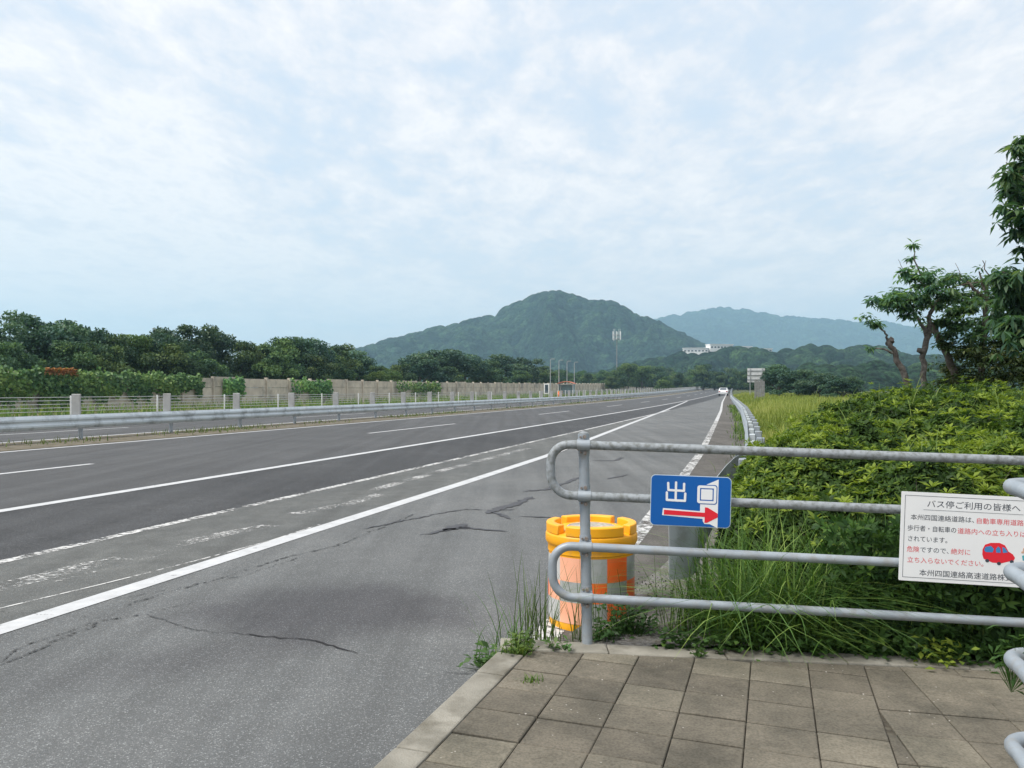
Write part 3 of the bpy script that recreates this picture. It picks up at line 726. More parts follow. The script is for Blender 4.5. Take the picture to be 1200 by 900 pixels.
while s < 330:
    p = W(s, interp(RAIL_T, s)+.10, 0, True); a = -TH
    mb = MB(); mb.box((p.x, p.y, p.z+.36), (.12,.12,.80), a); rel(mb, rg).build('post', 'galvanised', rg, bevel=.01)
    if 11 < s < 110:
        q = W(s, interp(RAIL_T, s)+.0, 0, True); mb = MB(); mb.box((q.x, q.y, q.z+.56), (.10,.16,.30), a); rel(mb, rg).build('spacer_block', 'rail_steel', rg, bevel=.01)
    s += 2.0 if s < 60 else 4.0

# ------------------------------------------------------------------ far side: cable fence, wall with ivy, bus stop
cf = empty('cable_fence', W(30,-32), 'thin white posts with five horizontal cables beyond the opposite carriageway', 'fence')
s = 31.8-12; n = 0
while s < 330:
    mb = MB(); p = W(s,-32); mb.tube([p+Vector((0,0,-.05)), p+Vector((0,0,1.2))], .045, 8); rel(mb, cf).build('post', 'white_paint', cf, True); s += 6; n += 1
for z in (.45,.62,.79,.96,1.12):
    mb = MB(); mb.tube([W(s_, -32.07, z) for s_ in svals(10, 330)], .016, 5); rel(mb, cf).build('cable', 'cable', cf, True)
cw = empty('concrete_wall', W(40,-45), 'long low beige concrete wall behind the opposite carriageway', 'wall')
WP = MB(); s = 16.
while s < 420:
    e = s+4; hgt = 2.5 + (.12 if int(s/4) % 5 == 0 else 0)
    for r_ in range(3):
        z0 = .0+r_*hgt/3; a, b = W(s+.1,-45), W(e-.1,-45); c = (a+b)/2; d = b-a
        WP.box((c.x, c.y, c.z+z0+hgt/6), (.14+.02*(r_ == 1), d.length, hgt/3-.03), -math.atan2(d.x, d.y))
    s = e
rel(WP, cw).build('wall_panel', 'concrete_wall', cw)
s = 16.
while s < 400:
    mb = MB(); p = W(s,-44.95); mb.box((p.x, p.y, p.z+1.3), (.28,.24,2.66), -TH); rel(mb, cw).build('pilaster', 'concrete_wall', cw); s += 4
def ivy(label, spans, n, m='leaf_ivy', name='ivy', L=.28, hmin=.0, dense=1.):
    P, D, T = [], [], []
    for _ in range(n):
        s0, s1, z0, z1 = spans[rng.integers(len(spans))]
        s = rng.uniform(s0, s1); f = (s-s0)/(s1-s0)
        z = rng.uniform(z0 + .35*math.sin(s*1.7)+.25*math.sin(s*4.1), z1 + .12*math.sin(s*2.3)+.08*math.sin(s*5))
        bul = .15 + .5*abs(rng.normal(0,.35))*math.sin(min(1,max(0,(z-z0)/(z1-z0+.01)))*PI*.9+.3)
        p = W(s, -44.85+bul, z); P.append(p); D.append((rng.normal(0,.7)+.2, rng.normal(0,.35)-.15, rng.normal(-.5,.6)))
        T.append(np.clip(.35+.22*math.sin(s*.9+z*2)+rng.normal(0,.22), 0, 1))
    V, F = leaves(P, D, np.tile([.3,-1.,.45], (n,1))+rng.normal(0,.4,(n,3)), rng.uniform(.7,1.3,n)*L, rng.uniform(.7,1.2,n)*L*.8, .1)
    o = mesh_np(name, V, F, m, None, np.repeat(T, 4)); return tag(o, label, 'climbing plant')
iv = ivy('thick green ivy covering the near end of the concrete wall at far left', [(24,56,.9,2.75),(24,50,1.0,2.8),(30,48,1.2,2.8),(50,58,1.4,2.7),(42,45,.0,1.6)], 11000)
P = [W(s, -44.55, z) for s, z in zip(rng.uniform(42.2,44.8,500), rng.uniform(2.5,2.85,500))]
V, F = leaves(P, rnd_dir(500), np.tile([0,0,1.],(500,1)), rng.uniform(.15,.28,500), rng.uniform(.12,.2,500)); dp = mesh_np('withered_patch', V, F, 'leaf_dry', iv, np.repeat(rng.uniform(0,1,500),4)); dp['label'] = 'orange withered leaves'
for (b0, b1), lab in (((-.270,-.222), 'small ivy patch hanging on the wall just right of the big ivy'), ((-.143,-.09), 'leafy bush of vine against the middle of the concrete wall'), ((-.352,-.33), 'short vine trailing down the wall at the right end of the big ivy')):
    s0, s1 = s_at(b0,-45), s_at(b1,-45); ivy(lab, [(s0,s1,1.2,2.5),(s0+(s1-s0)*.4,s1,.7,2.3)], 900)
# weeds on the far verge and the median
n = 14000; s = 15+rng.uniform(0,1,n)**1.3*240; t = rng.uniform(-44.5,-32.6,n)
keep = (np.sin(s*.35+1)+np.sin(s*.13+t*.9) + rng.normal(0,.6,n)) > -.5; s, t = s[keep], t[keep]; n = len(s)
P = np.array([W(a, b, .02) for a, b in zip(s, t)])
tag(blade_obj('verge_grass', P, rng.uniform(.2,1.05,n), rng.uniform(.04,.10,n), rng.uniform(.1,.6,n), 'grass_weed', seg=2), 'patchy grass and weeds between cable fence and concrete wall', 'grass', kind='stuff')
n = 6000; s = 8+rng.uniform(0,1,n)**1.5*130; t = rng.normal(-18.7,.45,n); t = np.clip(t,-19.8,-17.6)
keep = (np.sin(s*.8)+np.sin(s*.31)+rng.normal(0,.5,n)) > .2; s, t = s[keep], t[keep]; n = len(s)
tag(blade_obj('median_grass', np.array([W(a,b,.01) for a,b in zip(s,t)]), rng.uniform(.05,.28,n), rng.uniform(.014,.035,n), rng.uniform(.2,.9,n), 'grass_weed', seg=2), 'low dry weeds growing along the median under the guardrail', 'grass', kind='stuff')

bsd = s_at(.066,-36); p0 = W(bsd,-36)
sh = empty('bus_shelter', p0, 'small glass bus shelter with a red curved roof across the road', 'bus shelter', rz=-TH)
mb = MB(); o = [(-1.7+3.4*i/10, 2.45+.42*math.sin(PI*i/10)) for i in range(11)] + [(1.7-3.4*i/10, 2.38+.36*math.sin(PI*(10-i)/10)) for i in range(11)]
mb.prism(o, 2.0, Matrix.Translation((0,1.0,0)) @ Matrix.Rotation(PI/2,4,'X')); mb.build('roof', 'shelter_roof', sh)
for x in (-1.45,1.45):
    for y in (-.8,.8): q = MB(); q.box((x,y,1.2),(.1,.1,2.4)); q.build('pillar', 'shelter_grey', sh)
q = MB(); q.box((0,.8,1.35),(2.7,.03,1.7)); q.build('glass_wall', 'shelter_glass', sh)
for x in (-1.45,1.45): q = MB(); q.box((x,0,1.35),(.03,1.4,1.7)); q.build('glass_wall', 'shelter_glass', sh)
q = MB(); q.box((0,.75,.25),(2.7,.08,.42)); q.build('low_wall', 'shelter_grey', sh)
q = MB(); q.box((0,.45,.45),(2.2,.4,.06)); q.box((-.9,.45,.22),(.08,.36,.4)); q.box((.9,.45,.22),(.08,.36,.4)); q.build('bench', 'timber_grey', sh)
pr = None
for i, (b, lab) in enumerate(((.0464,'leftmost street lamp of the four beside the bus shelter'), (.0567,'street lamp just left of the bus shelter roof'), (.0665,'street lamp rising right behind the bus shelter roof'), (.0753,'street lamp to the right of the bus shelter'))):
    pz = W(s_at(b,-37.5),-37.5)
    if pr is None:
        pr = empty('street_lamp', pz, lab, 'street lamp', 'street lamps around the bus shelter')
        q = MB(); q.tube([(0,0,-.05),(0,0,6.7),(.02,0,6.9),(.12,0,7.02),(.3,0,7.06)], [.09,.065,.06,.055,.05], 8); q.build('pole', 'pole_steel', pr, True)
        q = MB(); q.prism([(.25,-.1),(.8,-.13),(.86,0),(.8,.13),(.25,.1)], .13, None, 7.0); q.build('lamp_head', 'panel_grey', pr)
        q = MB(); q.box((0,0,.15),(.3,.3,.3)); q.build('base', 'shelter_grey', pr)
    else:
        c = copy_tree(pr); c.location = pz; c['label'] = lab
ob = empty('roadside_drum', W(s_at(.0578,-34.5),-34.5), 'far orange crash drum standing before the bus shelter', 'traffic drum')
q = MB(); q.lathe([(.0,1.0),(.40,1.0),(.45,.95),(.45,.6),(.48,.55),(.5,.0)], seg=20); q.build('body', 'drum_orange', ob, True)
q = MB(); q.lathe([(.0,1.08),(.3,1.08),(.47,1.04),(.47,.94)], seg=20); q.build('lid', 'drum_yellow', ob, True)
ib = empty('information_panel', W(s_at(.0418,-37),-37), 'dark information panel in a white frame left of the bus shelter', 'sign', rz=-TH)
q = MB(); q.box((0,0,1.45),(1.0,.08,1.9)); q.build('frame', 'white_paint', ib); q = MB(); q.box((0,-.05,1.45),(.62,.03,1.5)); q.build('board', 'dark_glass', ib)
q = MB(); [q.box((x,0,.25),(.08,.08,.6)) for x in (-.4,.4)]; q.build('leg', 'pole_steel', ib)

# ------------------------------------------------------------------ right side: sign, timber screen, tower, buildings, car
sg = empty('road_sign', W(118,-2.2,0,True), 'pale road sign panel seen from behind on two poles beside the far guardrail', 'sign', rz=-TH+.1)
q = MB(); q.box((0,0,3.35),(2.3,.05,1.9)); q.build('panel', 'board_grey', sg)
q = MB(); [q.box((0,-.06,z),(2.3,.06,.09)) for z in (2.75,3.35,3.95)]; q.build('backing_rib', 'pole_dark', sg)
for x in (-.8,.8): q = MB(); q.tube([(x,-.11,-.1),(x,-.11,4.35)], .05, 8); q.build('pole', 'pole_steel', sg, True)
ts = empty('timber_screen', W(88,-1.3,0,True), 'short weathered grey board screen next to the road sign', 'fence', rz=-TH)
q = MB()
for i in range(6): q.box((-.43+i*.17, random.gauss(0,.01), 1.25+random.gauss(0,.03)), (.15,.04,2.3))
q.build('board', 'timber_grey', ts); q = MB(); [q.box((0,.06,z),(1.05,.06,.1)) for z in (.6,1.9)]; q.build('batten', 'timber_grey', ts)
tw = empty('cell_tower', (38.0, 300, 0), 'slim phone mast with a cluster of white antennas before the hill', 'mast')
q = MB(); q.tube([(0,0,-1),(0,0,10),(0,0,21.5)], [.22,.18,.13], 10); q.build('pole', 'pole_dark', tw, True)
q = MB()
for z in (20.0, 21.4): q.tube([(1.35*math.cos(2*PI*i/16), 1.35*math.sin(2*PI*i/16), z) for i in range(17)], .09, 6)
for i in range(6): a = 2*PI*i/6; q.tube([(0,0,20.0),(1.35*math.cos(a),1.35*math.sin(a),20.0)], .06, 5)
q.build('platform', 'pole_dark', tw)
for i in range(6):
    a = 2*PI*i/6+.3; q = MB(); q.box((1.5*math.cos(a),1.5*math.sin(a),21.2),(.26,.18,3.0),a); q.build('antenna', 'white_paint', tw)
for i in range(4):
    a = 2*PI*i/4+.9; q = MB(); q.tube([(1.4*math.cos(a),1.4*math.sin(a),19.2),(1.4*math.cos(a),1.4*math.sin(a),23.6)], .05, 5); q.build('aerial', 'white_paint', tw)
def building(label, x, y, z, w, d, h, rz, group, fl=1, stepped=0):
    b = empty('white_building', (x,y,z), label, 'building', group, rz)
    q = MB(); q.box((0,0,h/2-.75),(w,d,h+1.5)); q.build('wall', 'building_white', b)
    q = MB(); q.box((0,0,h+.2),(w+1,d+1,.5)); q.build('roof', 'building_white', b)
    n = max(3, int(w/3))
    for f in range(fl):
        for i in range(n): q = MB(); q.box((-w/2+(i+.5)*w/n, -d/2-.03, h*(.5+f)/fl),(w/n*.6,.1,h/fl*.28)); q.build('window', 'dark_glass', b)
    return b
BG = 'white buildings on the wooded ridge'
building('left white building on the wooded ridge, lower with a row of windows', 160, 722, 33.2, 21, 10, 4.4, R(-8), BG, 1)
building('second white building on the ridge, taller with a long roof', 181, 722, 36.2, 21, 10, 4.6, R(10), BG, 1)
building('third white building on the ridge, mostly hidden by trees', 203, 722, 36.0, 10, 8, 3.0, R(5), BG, 1)
building('small pale building alone at the right end of the ridge', 214, 706, 33.4, 13, 8, 3.0, R(12), BG, 1)
ca = empty('white_car', W(168,-9.3,0,True), 'white car driving away at the far end of the road', 'car', rz=-TH+.02)
def carbody():
    side = [(-2.1,.35),(-2.15,.75),(-2.0,.98),(-1.35,1.05),(-.6,1.47),(.55,1.5),(1.35,1.05),(2.05,.88),(2.15,.6),(2.1,.32)]
    q = MB(); n = len(side)
    for x, k in ((-.86,1.),(-.80,1.03),(.80,1.03),(.86,1.)):
        for y, z in side: q.v.append((x*(1 if z < 1.1 else .82), -y*-1, z*(k if z > .9 else 1)))
    for a in range(3):
        for i in range(n): j = (i+1)%n; q.f.append((a*n+i, a*n+j, (a+1)*n+j, (a+1)*n+i))
    q.f += [tuple(range(n))[::-1], tuple(range(3*n, 4*n))]; return q
bd = carbody().build('body', 'car_white', ca, False, .04)
q = MB(); q.face([(-.64,-1.30,1.09),(.64,-1.30,1.09),(.60,-.68,1.46),(-.60,-.68,1.46)]); q.build('rear_window', 'dark_glass', ca).location.z = .03
for x in (-1,1): q = MB(); q.box((x*.80,.0,1.26),(.03,1.7,.26)); q.build('side_window', 'dark_glass', ca)
for x in (-.78,.78):
    for y in (-1.3,1.3): q = MB(); q.tube([(x-.1,y,.32),(x+.1,y,.32)], .32, 18); q.build('wheel', 'rubber', ca, True)
for x in (-.68,.68): q = MB(); q.box((x,-2.15,.82),(.3,.06,.16)); q.build('tail_lamp', 'lamp_red', ca)
q = MB(); q.box((0,-2.17,.45),(1.6,.08,.16)); q.build('bumper', 'board_grey', ca)

# ------------------------------------------------------------------ hills
def vnoise(x, y, seed=0):
    r = np.random.default_rng(seed); T = r.random((256,256)); xi, yi = np.floor(x).astype(int), np.floor(y).astype(int); fx, fy = x-xi, y-yi
    fx, fy = fx*fx*(3-2*fx), fy*fy*(3-2*fy); g = lambda a, b: T[a % 256, b % 256]
    return (g(xi,yi)*(1-fx)+g(xi+1,yi)*fx)*(1-fy) + (g(xi,yi+1)*(1-fx)+g(xi+1,yi+1)*fx)*fy
def fbm(x, y, o=5, seed=0): return sum(vnoise(x*2**i, y*2**i, seed+i)*.5**i for i in range(o))/sum(.5**i for i in range(o))
def crowns(x, y, size, seed):
    r = np.random.default_rng(seed); J = r.random((128,128,4)); cx, cy = np.floor(x/size).astype(int), np.floor(y/size).astype(int)
    best = np.zeros(x.shape); tint = np.full(x.shape, .3)
    for dx in (-1,0,1):
        for dy in (-1,0,1):
            j = J[(cx+dx) % 128, (cy+dy) % 128]; px = (cx+dx+j[...,0])*size; py = (cy+dy+j[...,1])*size
            rad = size*(.55+.45*j[...,2]); d2 = ((x-px)**2+(y-py)**2)/rad**2; h = np.sqrt(np.clip(1-d2,0,1))*(.6+.6*j[...,2])
            m = h > best; best = np.where(m, h, best); tint = np.where(m, j[...,3], tint)
    return best, tint
def hill(name, D, ridge, Wf, Wb, res, crown, amp, m, seed, spur=.35, foot=-4., spurlen=160., vres=1.):
    rx = np.array([a for a, b in ridge])*D; rzv = np.array([b for a, b in ridge])*D + EYE
    xs = np.arange(rx[0], rx[-1], res); ys = np.concatenate([np.arange(-Wf, Wb*.35, res*vres), np.linspace(Wb*.36, Wb, 8)])
    X, Y = np.meshgrid(xs, ys); v = np.where(Y < 0, Y/Wf, Y/Wb)
    wob = (fbm(X/spurlen, Y/spurlen, 4, seed)-.5)*spurlen*.9*np.abs(v)
    Rg = np.interp(X+wob, rx, rzv); Rg = np.where(np.abs(v) < .05, np.interp(X, rx, rzv), Rg)
    prof = .5+.5*np.cos(np.clip(np.abs(v),0,1)*PI); prof = np.where(Y < 0, prof*.65 + .35*(1-np.abs(v)), prof)
    rid = 1-np.abs(2*fbm(X/spurlen*1.1+7, Y/spurlen*.55, 5, seed+20)-1)*2.2
    Z = (Rg-foot)*prof + foot + (rid-.6)*spur*np.maximum(Rg,0)*np.sin(np.clip(np.abs(v),0,1)*PI)*.55
    Z += (fbm(X/(crown*5), Y/(crown*5), 3, seed+40)-.5)*amp*1.2
    h, tint = crowns(X, Y, crown, seed+3); Z += h*amp - amp*.6
    tint = np.clip(tint*.65 + .5*(fbm(X/(crown*9), Y/(crown*9), 3, seed+9)-.3), 0, 1)
    V = np.stack([X, Y+D, Z], -1).reshape(-1,3); ny, nx = X.shape; i = np.arange(ny*nx).reshape(ny,nx)
    F = np.stack([i[:-1,:-1], i[:-1,1:], i[1:,1:], i[1:,:-1]], -1).reshape(-1,4)
    return setting(mesh_np(name, V, F, m, None, tint.ravel(), True))
forest_mat('forest_far', (.009,.026,.024), (.027,.052,.036), 26., .09)
forest_mat('forest_hill', (.005,.018,.017), (.025,.054,.033), 11., .25)
forest_mat('forest_near', (.006,.020,.016), (.031,.064,.032), 7., .5)
bl = lambda pts: [((x-600)/970, (457-y)/970) for x, y in pts]      # skylines in image pixels, turned into bearing and elevation tangents
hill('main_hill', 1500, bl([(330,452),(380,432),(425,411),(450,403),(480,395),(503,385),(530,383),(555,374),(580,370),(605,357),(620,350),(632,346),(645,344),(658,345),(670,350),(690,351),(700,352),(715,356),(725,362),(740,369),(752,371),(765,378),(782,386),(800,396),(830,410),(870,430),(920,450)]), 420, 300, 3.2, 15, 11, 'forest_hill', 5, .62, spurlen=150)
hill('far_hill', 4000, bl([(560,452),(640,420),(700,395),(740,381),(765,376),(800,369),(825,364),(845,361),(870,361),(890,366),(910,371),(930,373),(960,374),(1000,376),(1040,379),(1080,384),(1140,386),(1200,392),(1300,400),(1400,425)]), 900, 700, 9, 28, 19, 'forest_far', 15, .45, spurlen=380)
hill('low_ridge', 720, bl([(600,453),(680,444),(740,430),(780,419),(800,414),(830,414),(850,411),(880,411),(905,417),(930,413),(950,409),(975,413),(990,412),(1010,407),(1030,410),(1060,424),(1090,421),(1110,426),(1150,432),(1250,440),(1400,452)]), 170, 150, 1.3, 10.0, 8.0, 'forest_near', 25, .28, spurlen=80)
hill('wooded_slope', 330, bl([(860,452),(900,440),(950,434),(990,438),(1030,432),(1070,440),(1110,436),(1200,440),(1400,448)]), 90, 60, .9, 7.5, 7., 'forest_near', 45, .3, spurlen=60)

# ------------------------------------------------------------------ trees
def crown_leaves(lobes, n, L, spread=.42):            # lobes: (x,y,z,rx,ry,rz)
    lob = np.array(lobes); vol = (lob[:,3]*lob[:,4]*lob[:,5])**(2/3); ids = rng.choice(len(lob), n, p=vol/vol.sum()); c = lob[ids]
    d = rnd_dir(n); d[:,2] = np.where(d[:,2] < -.35, -d[:,2], d[:,2]); rad = 1-np.abs(rng.normal(0,spread,n)); 
    P = c[:,:3] + d*c[:,3:]*rad[:,None]
    D = nrm(d*.5 + rng.normal(0,.9,(n,3)) + np.array([0,0,.05])); U_ = nrm(d + rng.normal(0,.55,(n,3)))
    lt_ = rng.uniform(.15,.75,len(lob))[ids]
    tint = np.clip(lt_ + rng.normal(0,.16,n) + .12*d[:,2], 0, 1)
    V, F = leaves(P - D*L*.5, D, U_, rng.uniform(.7,1.3,n)*L, rng.uniform(.6,1.,n)*L*.75, .15)
    return V, F, np.repeat(tint, 4)
def make_proto(i, n=8500, m='leaf_dark'):
    r = np.random.default_rng(100+i); lobes = []
    for k in range(30):
        a = r.uniform(0, 2*PI); h = r.uniform(.26,.90); wr = (.40 if h < .6 else .40*math.sqrt(max(0,1-((h-.55)/.42)**2)))*r.uniform(.35,1.)
        s_ = r.uniform(.06,.17); lobes.append((wr*math.cos(a), wr*math.sin(a), h, s_*1.15, s_*1.15, s_))
    lobes += [(0,0,.55,.28,.28,.32), (r.normal(0,.06),r.normal(0,.06),.85,.14,.14,.13)]
    V, F, T = crown_leaves(lobes, n, .040)
    V[:,2] = np.where(V[:,2] > 1.02, 1.02, V[:,2])
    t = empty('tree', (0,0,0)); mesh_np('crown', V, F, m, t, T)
    q = MB(); q.tube([(0,0,-.03),(.01,0,.2),(.0,.01,.45),(.02,0,.75)], [.035,.028,.02,.008], 8)
    for a in (.3,2.2,4.1): q.tube([(0,.0,.3),(.12*math.cos(a),.12*math.sin(a),.48),(.24*math.cos(a),.24*math.sin(a),.6)], [.016,.011,.005], 6)
    q.build('trunk', 'bark', t, True); return t
protos = [make_proto(i, 8500, m) for i, m in enumerate(('leaf_dark','leaf_dark','leaf_mixed','leaf_mixed','leaf_green','leaf_green'))]
used = set()
def tree(kind, loc, h, wid, label, group, name='tree'):
    p = protos[kind]
    if kind in used: o = copy_tree(p)
    else: o = p; used.add(kind)
    o.name = name; o.location = loc; o.scale = (wid, wid, h); o.rotation_euler.z = random.uniform(0, 2*PI); tag(o, label, 'tree', group); return o
G1 = 'trees behind the concrete wall'
NTH = 'first second third fourth fifth sixth seventh eighth ninth tenth eleventh twelfth thirteenth fourteenth fifteenth sixteenth seventeenth eighteenth nineteenth twentieth twenty-first twenty-second twenty-third twenty-fourth twenty-fifth twenty-sixth'.split()
LOOK = ['dark evergreen tree','dark round tree','mid green tree','bushy mid green tree','light green tree','light green tree']
def wall_tree(x, top, px, kind, label=None, t=-53.):
    b = (x-600)/970; s = s_at(b, t); p = W(s, t, 0); d = p.y; h = (457-top)*d/970+EYE-p.z
    tree(kind, p, max(h,2.)*1.0, px*d/970*1.35, label, G1)
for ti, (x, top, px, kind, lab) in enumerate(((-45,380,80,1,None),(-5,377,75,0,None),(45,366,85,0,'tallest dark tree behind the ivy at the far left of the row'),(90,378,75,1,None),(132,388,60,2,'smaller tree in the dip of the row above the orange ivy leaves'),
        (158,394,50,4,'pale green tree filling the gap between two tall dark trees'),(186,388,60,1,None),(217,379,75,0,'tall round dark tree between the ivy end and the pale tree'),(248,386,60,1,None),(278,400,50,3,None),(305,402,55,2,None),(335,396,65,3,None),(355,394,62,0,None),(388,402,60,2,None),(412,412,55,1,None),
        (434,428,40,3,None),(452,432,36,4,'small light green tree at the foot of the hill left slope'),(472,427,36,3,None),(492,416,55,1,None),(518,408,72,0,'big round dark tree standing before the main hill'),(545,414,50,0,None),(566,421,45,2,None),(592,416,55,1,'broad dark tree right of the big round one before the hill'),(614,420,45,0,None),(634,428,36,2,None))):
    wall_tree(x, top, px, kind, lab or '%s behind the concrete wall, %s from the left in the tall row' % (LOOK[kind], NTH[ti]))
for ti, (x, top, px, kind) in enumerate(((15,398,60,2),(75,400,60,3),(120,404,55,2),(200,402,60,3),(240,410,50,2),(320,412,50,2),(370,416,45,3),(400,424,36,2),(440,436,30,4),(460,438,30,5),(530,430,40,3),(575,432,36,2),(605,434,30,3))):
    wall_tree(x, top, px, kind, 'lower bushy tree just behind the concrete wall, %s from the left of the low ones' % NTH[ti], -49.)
G2 = 'trees at the foot of the hill'
for i in range(46):
    x = 632 + i*6.3 + random.gauss(0,2); d = random.uniform(240,400) + (0 if x < 800 else 40); top = 438 + random.gauss(0,4) - (3 if 700 < x < 800 else 0)
    h = (457-top)*d/970+EYE+.5
    tree(random.choice((2,3,3,4,5)), ((x-600)/970*d, d, 0), h, h*random.uniform(.9,1.3), 'mid green tree in the belt along the foot of the hill', G2)
G3 = 'dark trees beside the road sign'
for x, top, px, d, lab in ((893,431,26,128,'narrow dark tree right behind the timber screen'),(912,427,44,112,'tallest dark tree right of the timber screen'),(936,433,46,104,'middle dark round tree above the tall grass'),(962,437,44,98,'low dark tree right of the middle one above the grass'),(988,441,44,92,'low dark tree nearest the leaning trunk')):
    h = (457-top)*d/970+EYE; tree(0 if x % 2 else 1, ((x-600)/970*d, d, -.1), h, px*d/970*1.5, lab, G3)
# --- the pruned trees beyond the hedge
def at(x, y, d): return Vector(((x-600)/970*d, d, EYE-(y-457)/970*d))
def trunk_obj(par, paths, m):
    q = MB()
    for pts, r0, r1 in paths:
        P = [Vector(p) for p in pts]; Q = []
        for a, b in zip(P, P[1:]):
            for i in range(4): Q.append(a.lerp(b, i/4) + Vector((random.gauss(0,.012),random.gauss(0,.012),0)))
        Q.append(P[-1]); n = len(Q); q.tube(Q, [(r0+(r1-r0)*i/(n-1))*random.uniform(.94,1.07) for i in range(n)], 10)
    rel(q, par).build('trunk', m, par, True)
def clumps(par, cl_, per, L, Wd, m, name='crown', droop=.45, tmid=.45):
    Ps, Ds, Us, T = [], [], [], []
    for c, r in cl_:
        k = max(4, int(per*r*r/.09)//6)
        tw_ = rnd_dir(k)*np.abs(rng.normal(0,.62,k))[:,None]*np.array([r*1.25,r*1.2,r*.72]) + np.array(c)
        for p in tw_:
            nl = rng.integers(5,9); a = rng.uniform(0,2*PI) + np.arange(nl)*2.4
            e = rng.normal(-droop,.35,nl); d = np.stack([np.cos(a)*np.cos(e), np.sin(a)*np.cos(e), np.sin(e)], 1)
            Ps += list(p + d*.02); Ds += list(d); Us += [(0,0,1)]*nl; T += list(np.clip(rng.normal(tmid,.2)+rng.normal(0,.1,nl),0,1))
    n = len(Ps); V, F = leaves(Ps, Ds, np.array(Us)+rng.normal(0,.15,(n,3)), rng.uniform(.75,1.25,n)*L, rng.uniform(.8,1.2,n)*Wd, .15)
    V -= np.array(par.location); return mesh_np(name, V, F, m, par, np.repeat(T,4))
D1 = 13.5
t1 = empty('pruned_tree', at(1072,470,D1), 'leaning bare pruned trunk with one tuft of leaves at its tip', 'tree')
trunk_obj(t1, [([at(1072,500,D1),at(1068,462,D1),at(1057,432,D1),at(1047,412,D1),at(1042,400,D1)], 0.058,.036), ([at(1043,402,D1),at(1039,393,D1),at(1032,384,D1)], .025,.012), ([at(1047,414,D1),at(1036,409,D1),at(1024,408,D1)], .022,.008), ([at(1043,403,D1),at(1046,396,D1)], .06,.035)], 'bark_pale')
clumps(t1, [(at(1026,379,D1),.13),(at(1019,375,D1),.10),(at(1013,369,D1),.07),(at(1020,406,D1),.03)], 420, .10, .035, 'leaf_tree', tmid=.55)
D2 = 14.5
t2 = empty('pruned_tree', at(1084,470,D2), 'upright pruned trunk carrying layered sprays of leaves to its left', 'tree')
trunk_obj(t2, [([at(1083,500,D2),at(1083,440,D2),at(1083,412,D2),at(1088,392,D2),at(1090,382,D2)], .055,.042), ([at(1082,412,D2),at(1075,410,D2)], .055,.04), ([at(1087,394,D2),at(1078,378,D2),at(1071,366,D2),at(1066,352,D2)], .035,.015),
               ([at(1088,385,D2),at(1092,360,D2),at(1085,335,D2),at(1072,305,D2),at(1071,284,D2)], .03,.005), ([at(1066,352,D2),at(1045,350,D2),at(1030,352,D2)], .018,.006), ([at(1085,335,D2),at(1065,320,D2)], .015,.006), ([at(1060,318,D2),at(1053,304,D2)], .006,.003)], 'bark_pale')
clumps(t2, [(at(*p,D2+random.gauss(0,.25)),r) for p, r in (((1036,352),.22),((1025,350),.10),((1047,349),.24),((1058,357),.22),((1052,345),.18),((1068,368),.15),((1068,322),.18),((1080,322),.20),((1060,317),.11),((1088,325),.18),((1076,332),.15),((1072,345),.22),((1082,350),.22),((1068,301),.06),((1071,285),.05),((1092,338),.2),((1060,368),.1))], 330, .13, .042, 'leaf_tree', tmid=.5)
D3 = 15.0
t3 = empty('broadleaf_tree', at(1150,470,D3), 'forked dark tree with a spreading leafy crown behind the hedge', 'tree')
trunk_obj(t3, [([at(1125,500,D3),at(1122,450,D3),at(1113,420,D3),at(1103,402,D3),at(1096,386,D3)], .075,.05), ([at(1150,500,D3),at(1150,440,D3),at(1153,400,D3),at(1156,360,D3),at(1157,342,D3)], .065,.035), ([at(1157,350,D3),at(1145,342,D3),at(1134,330,D3)], .045,.02), ([at(1157,345,D3),at(1152,332,D3),at(1148,318,D3)], .03,.012),
               ([at(1096,388,D3),at(1088,372,D3),at(1100,350,D3)], .05,.02), ([at(1157,345,D3),at(1160,325,D3),at(1152,305,D3)], .02,.006), ([at(1130,330,D3),at(1120,308,D3)], .008,.003), ([at(1150,318,D3),at(1156,305,D3)], .008,.003), ([at(1100,352,D3),at(1120,335,D3),at(1150,330,D3)], .02,.01)], 'bark')
clumps(t3, [(at(*p,D3+random.gauss(0,.35)),r) for p, r in (((1095,378),.2),((1088,384),.12),((1105,375),.22),((1108,328),.2),((1120,325),.24),((1110,345),.26),((1125,345),.28),((1135,360),.26),((1118,365),.24),((1140,330),.22),((1100,355),.2),((1130,378),.24),((1165,325),.25),((1175,318),.2),((1165,350),.28),((1170,370),.3),((1145,345),.22),((1112,390),.18),((1150,385),.22),((1140,395),.2),((1180,340),.25)) + tuple(((random.uniform(1098,1205), random.uniform(318,400)), random.uniform(.14,.26)) for _ in range(8))], 270, .13, .044, 'leaf_tree', tmid=.55)
clumps(t3, [(at(*p,D3+random.gauss(0,.35)),r) for p, r in (((1112,432),.3),((1125,415),.3),((1138,440),.34),((1118,450),.28),((1152,420),.32),((1165,445),.34),((1180,420),.34),((1140,408),.26),((1195,440),.36),((1168,400),.28),((1105,448),.2),((1190,400),.3), *(((random.uniform(1112,1205), random.uniform(395,455)), random.uniform(.2,.32)) for _ in range(14)))], 320, .10, .042, 'leaf_brown', 'lower_growth', .3, .4)
D4 = 13.0
t4 = empty('tall_tree', at(1235,470,D4), 'tall tree at the right edge with long dark drooping leaves', 'tree')
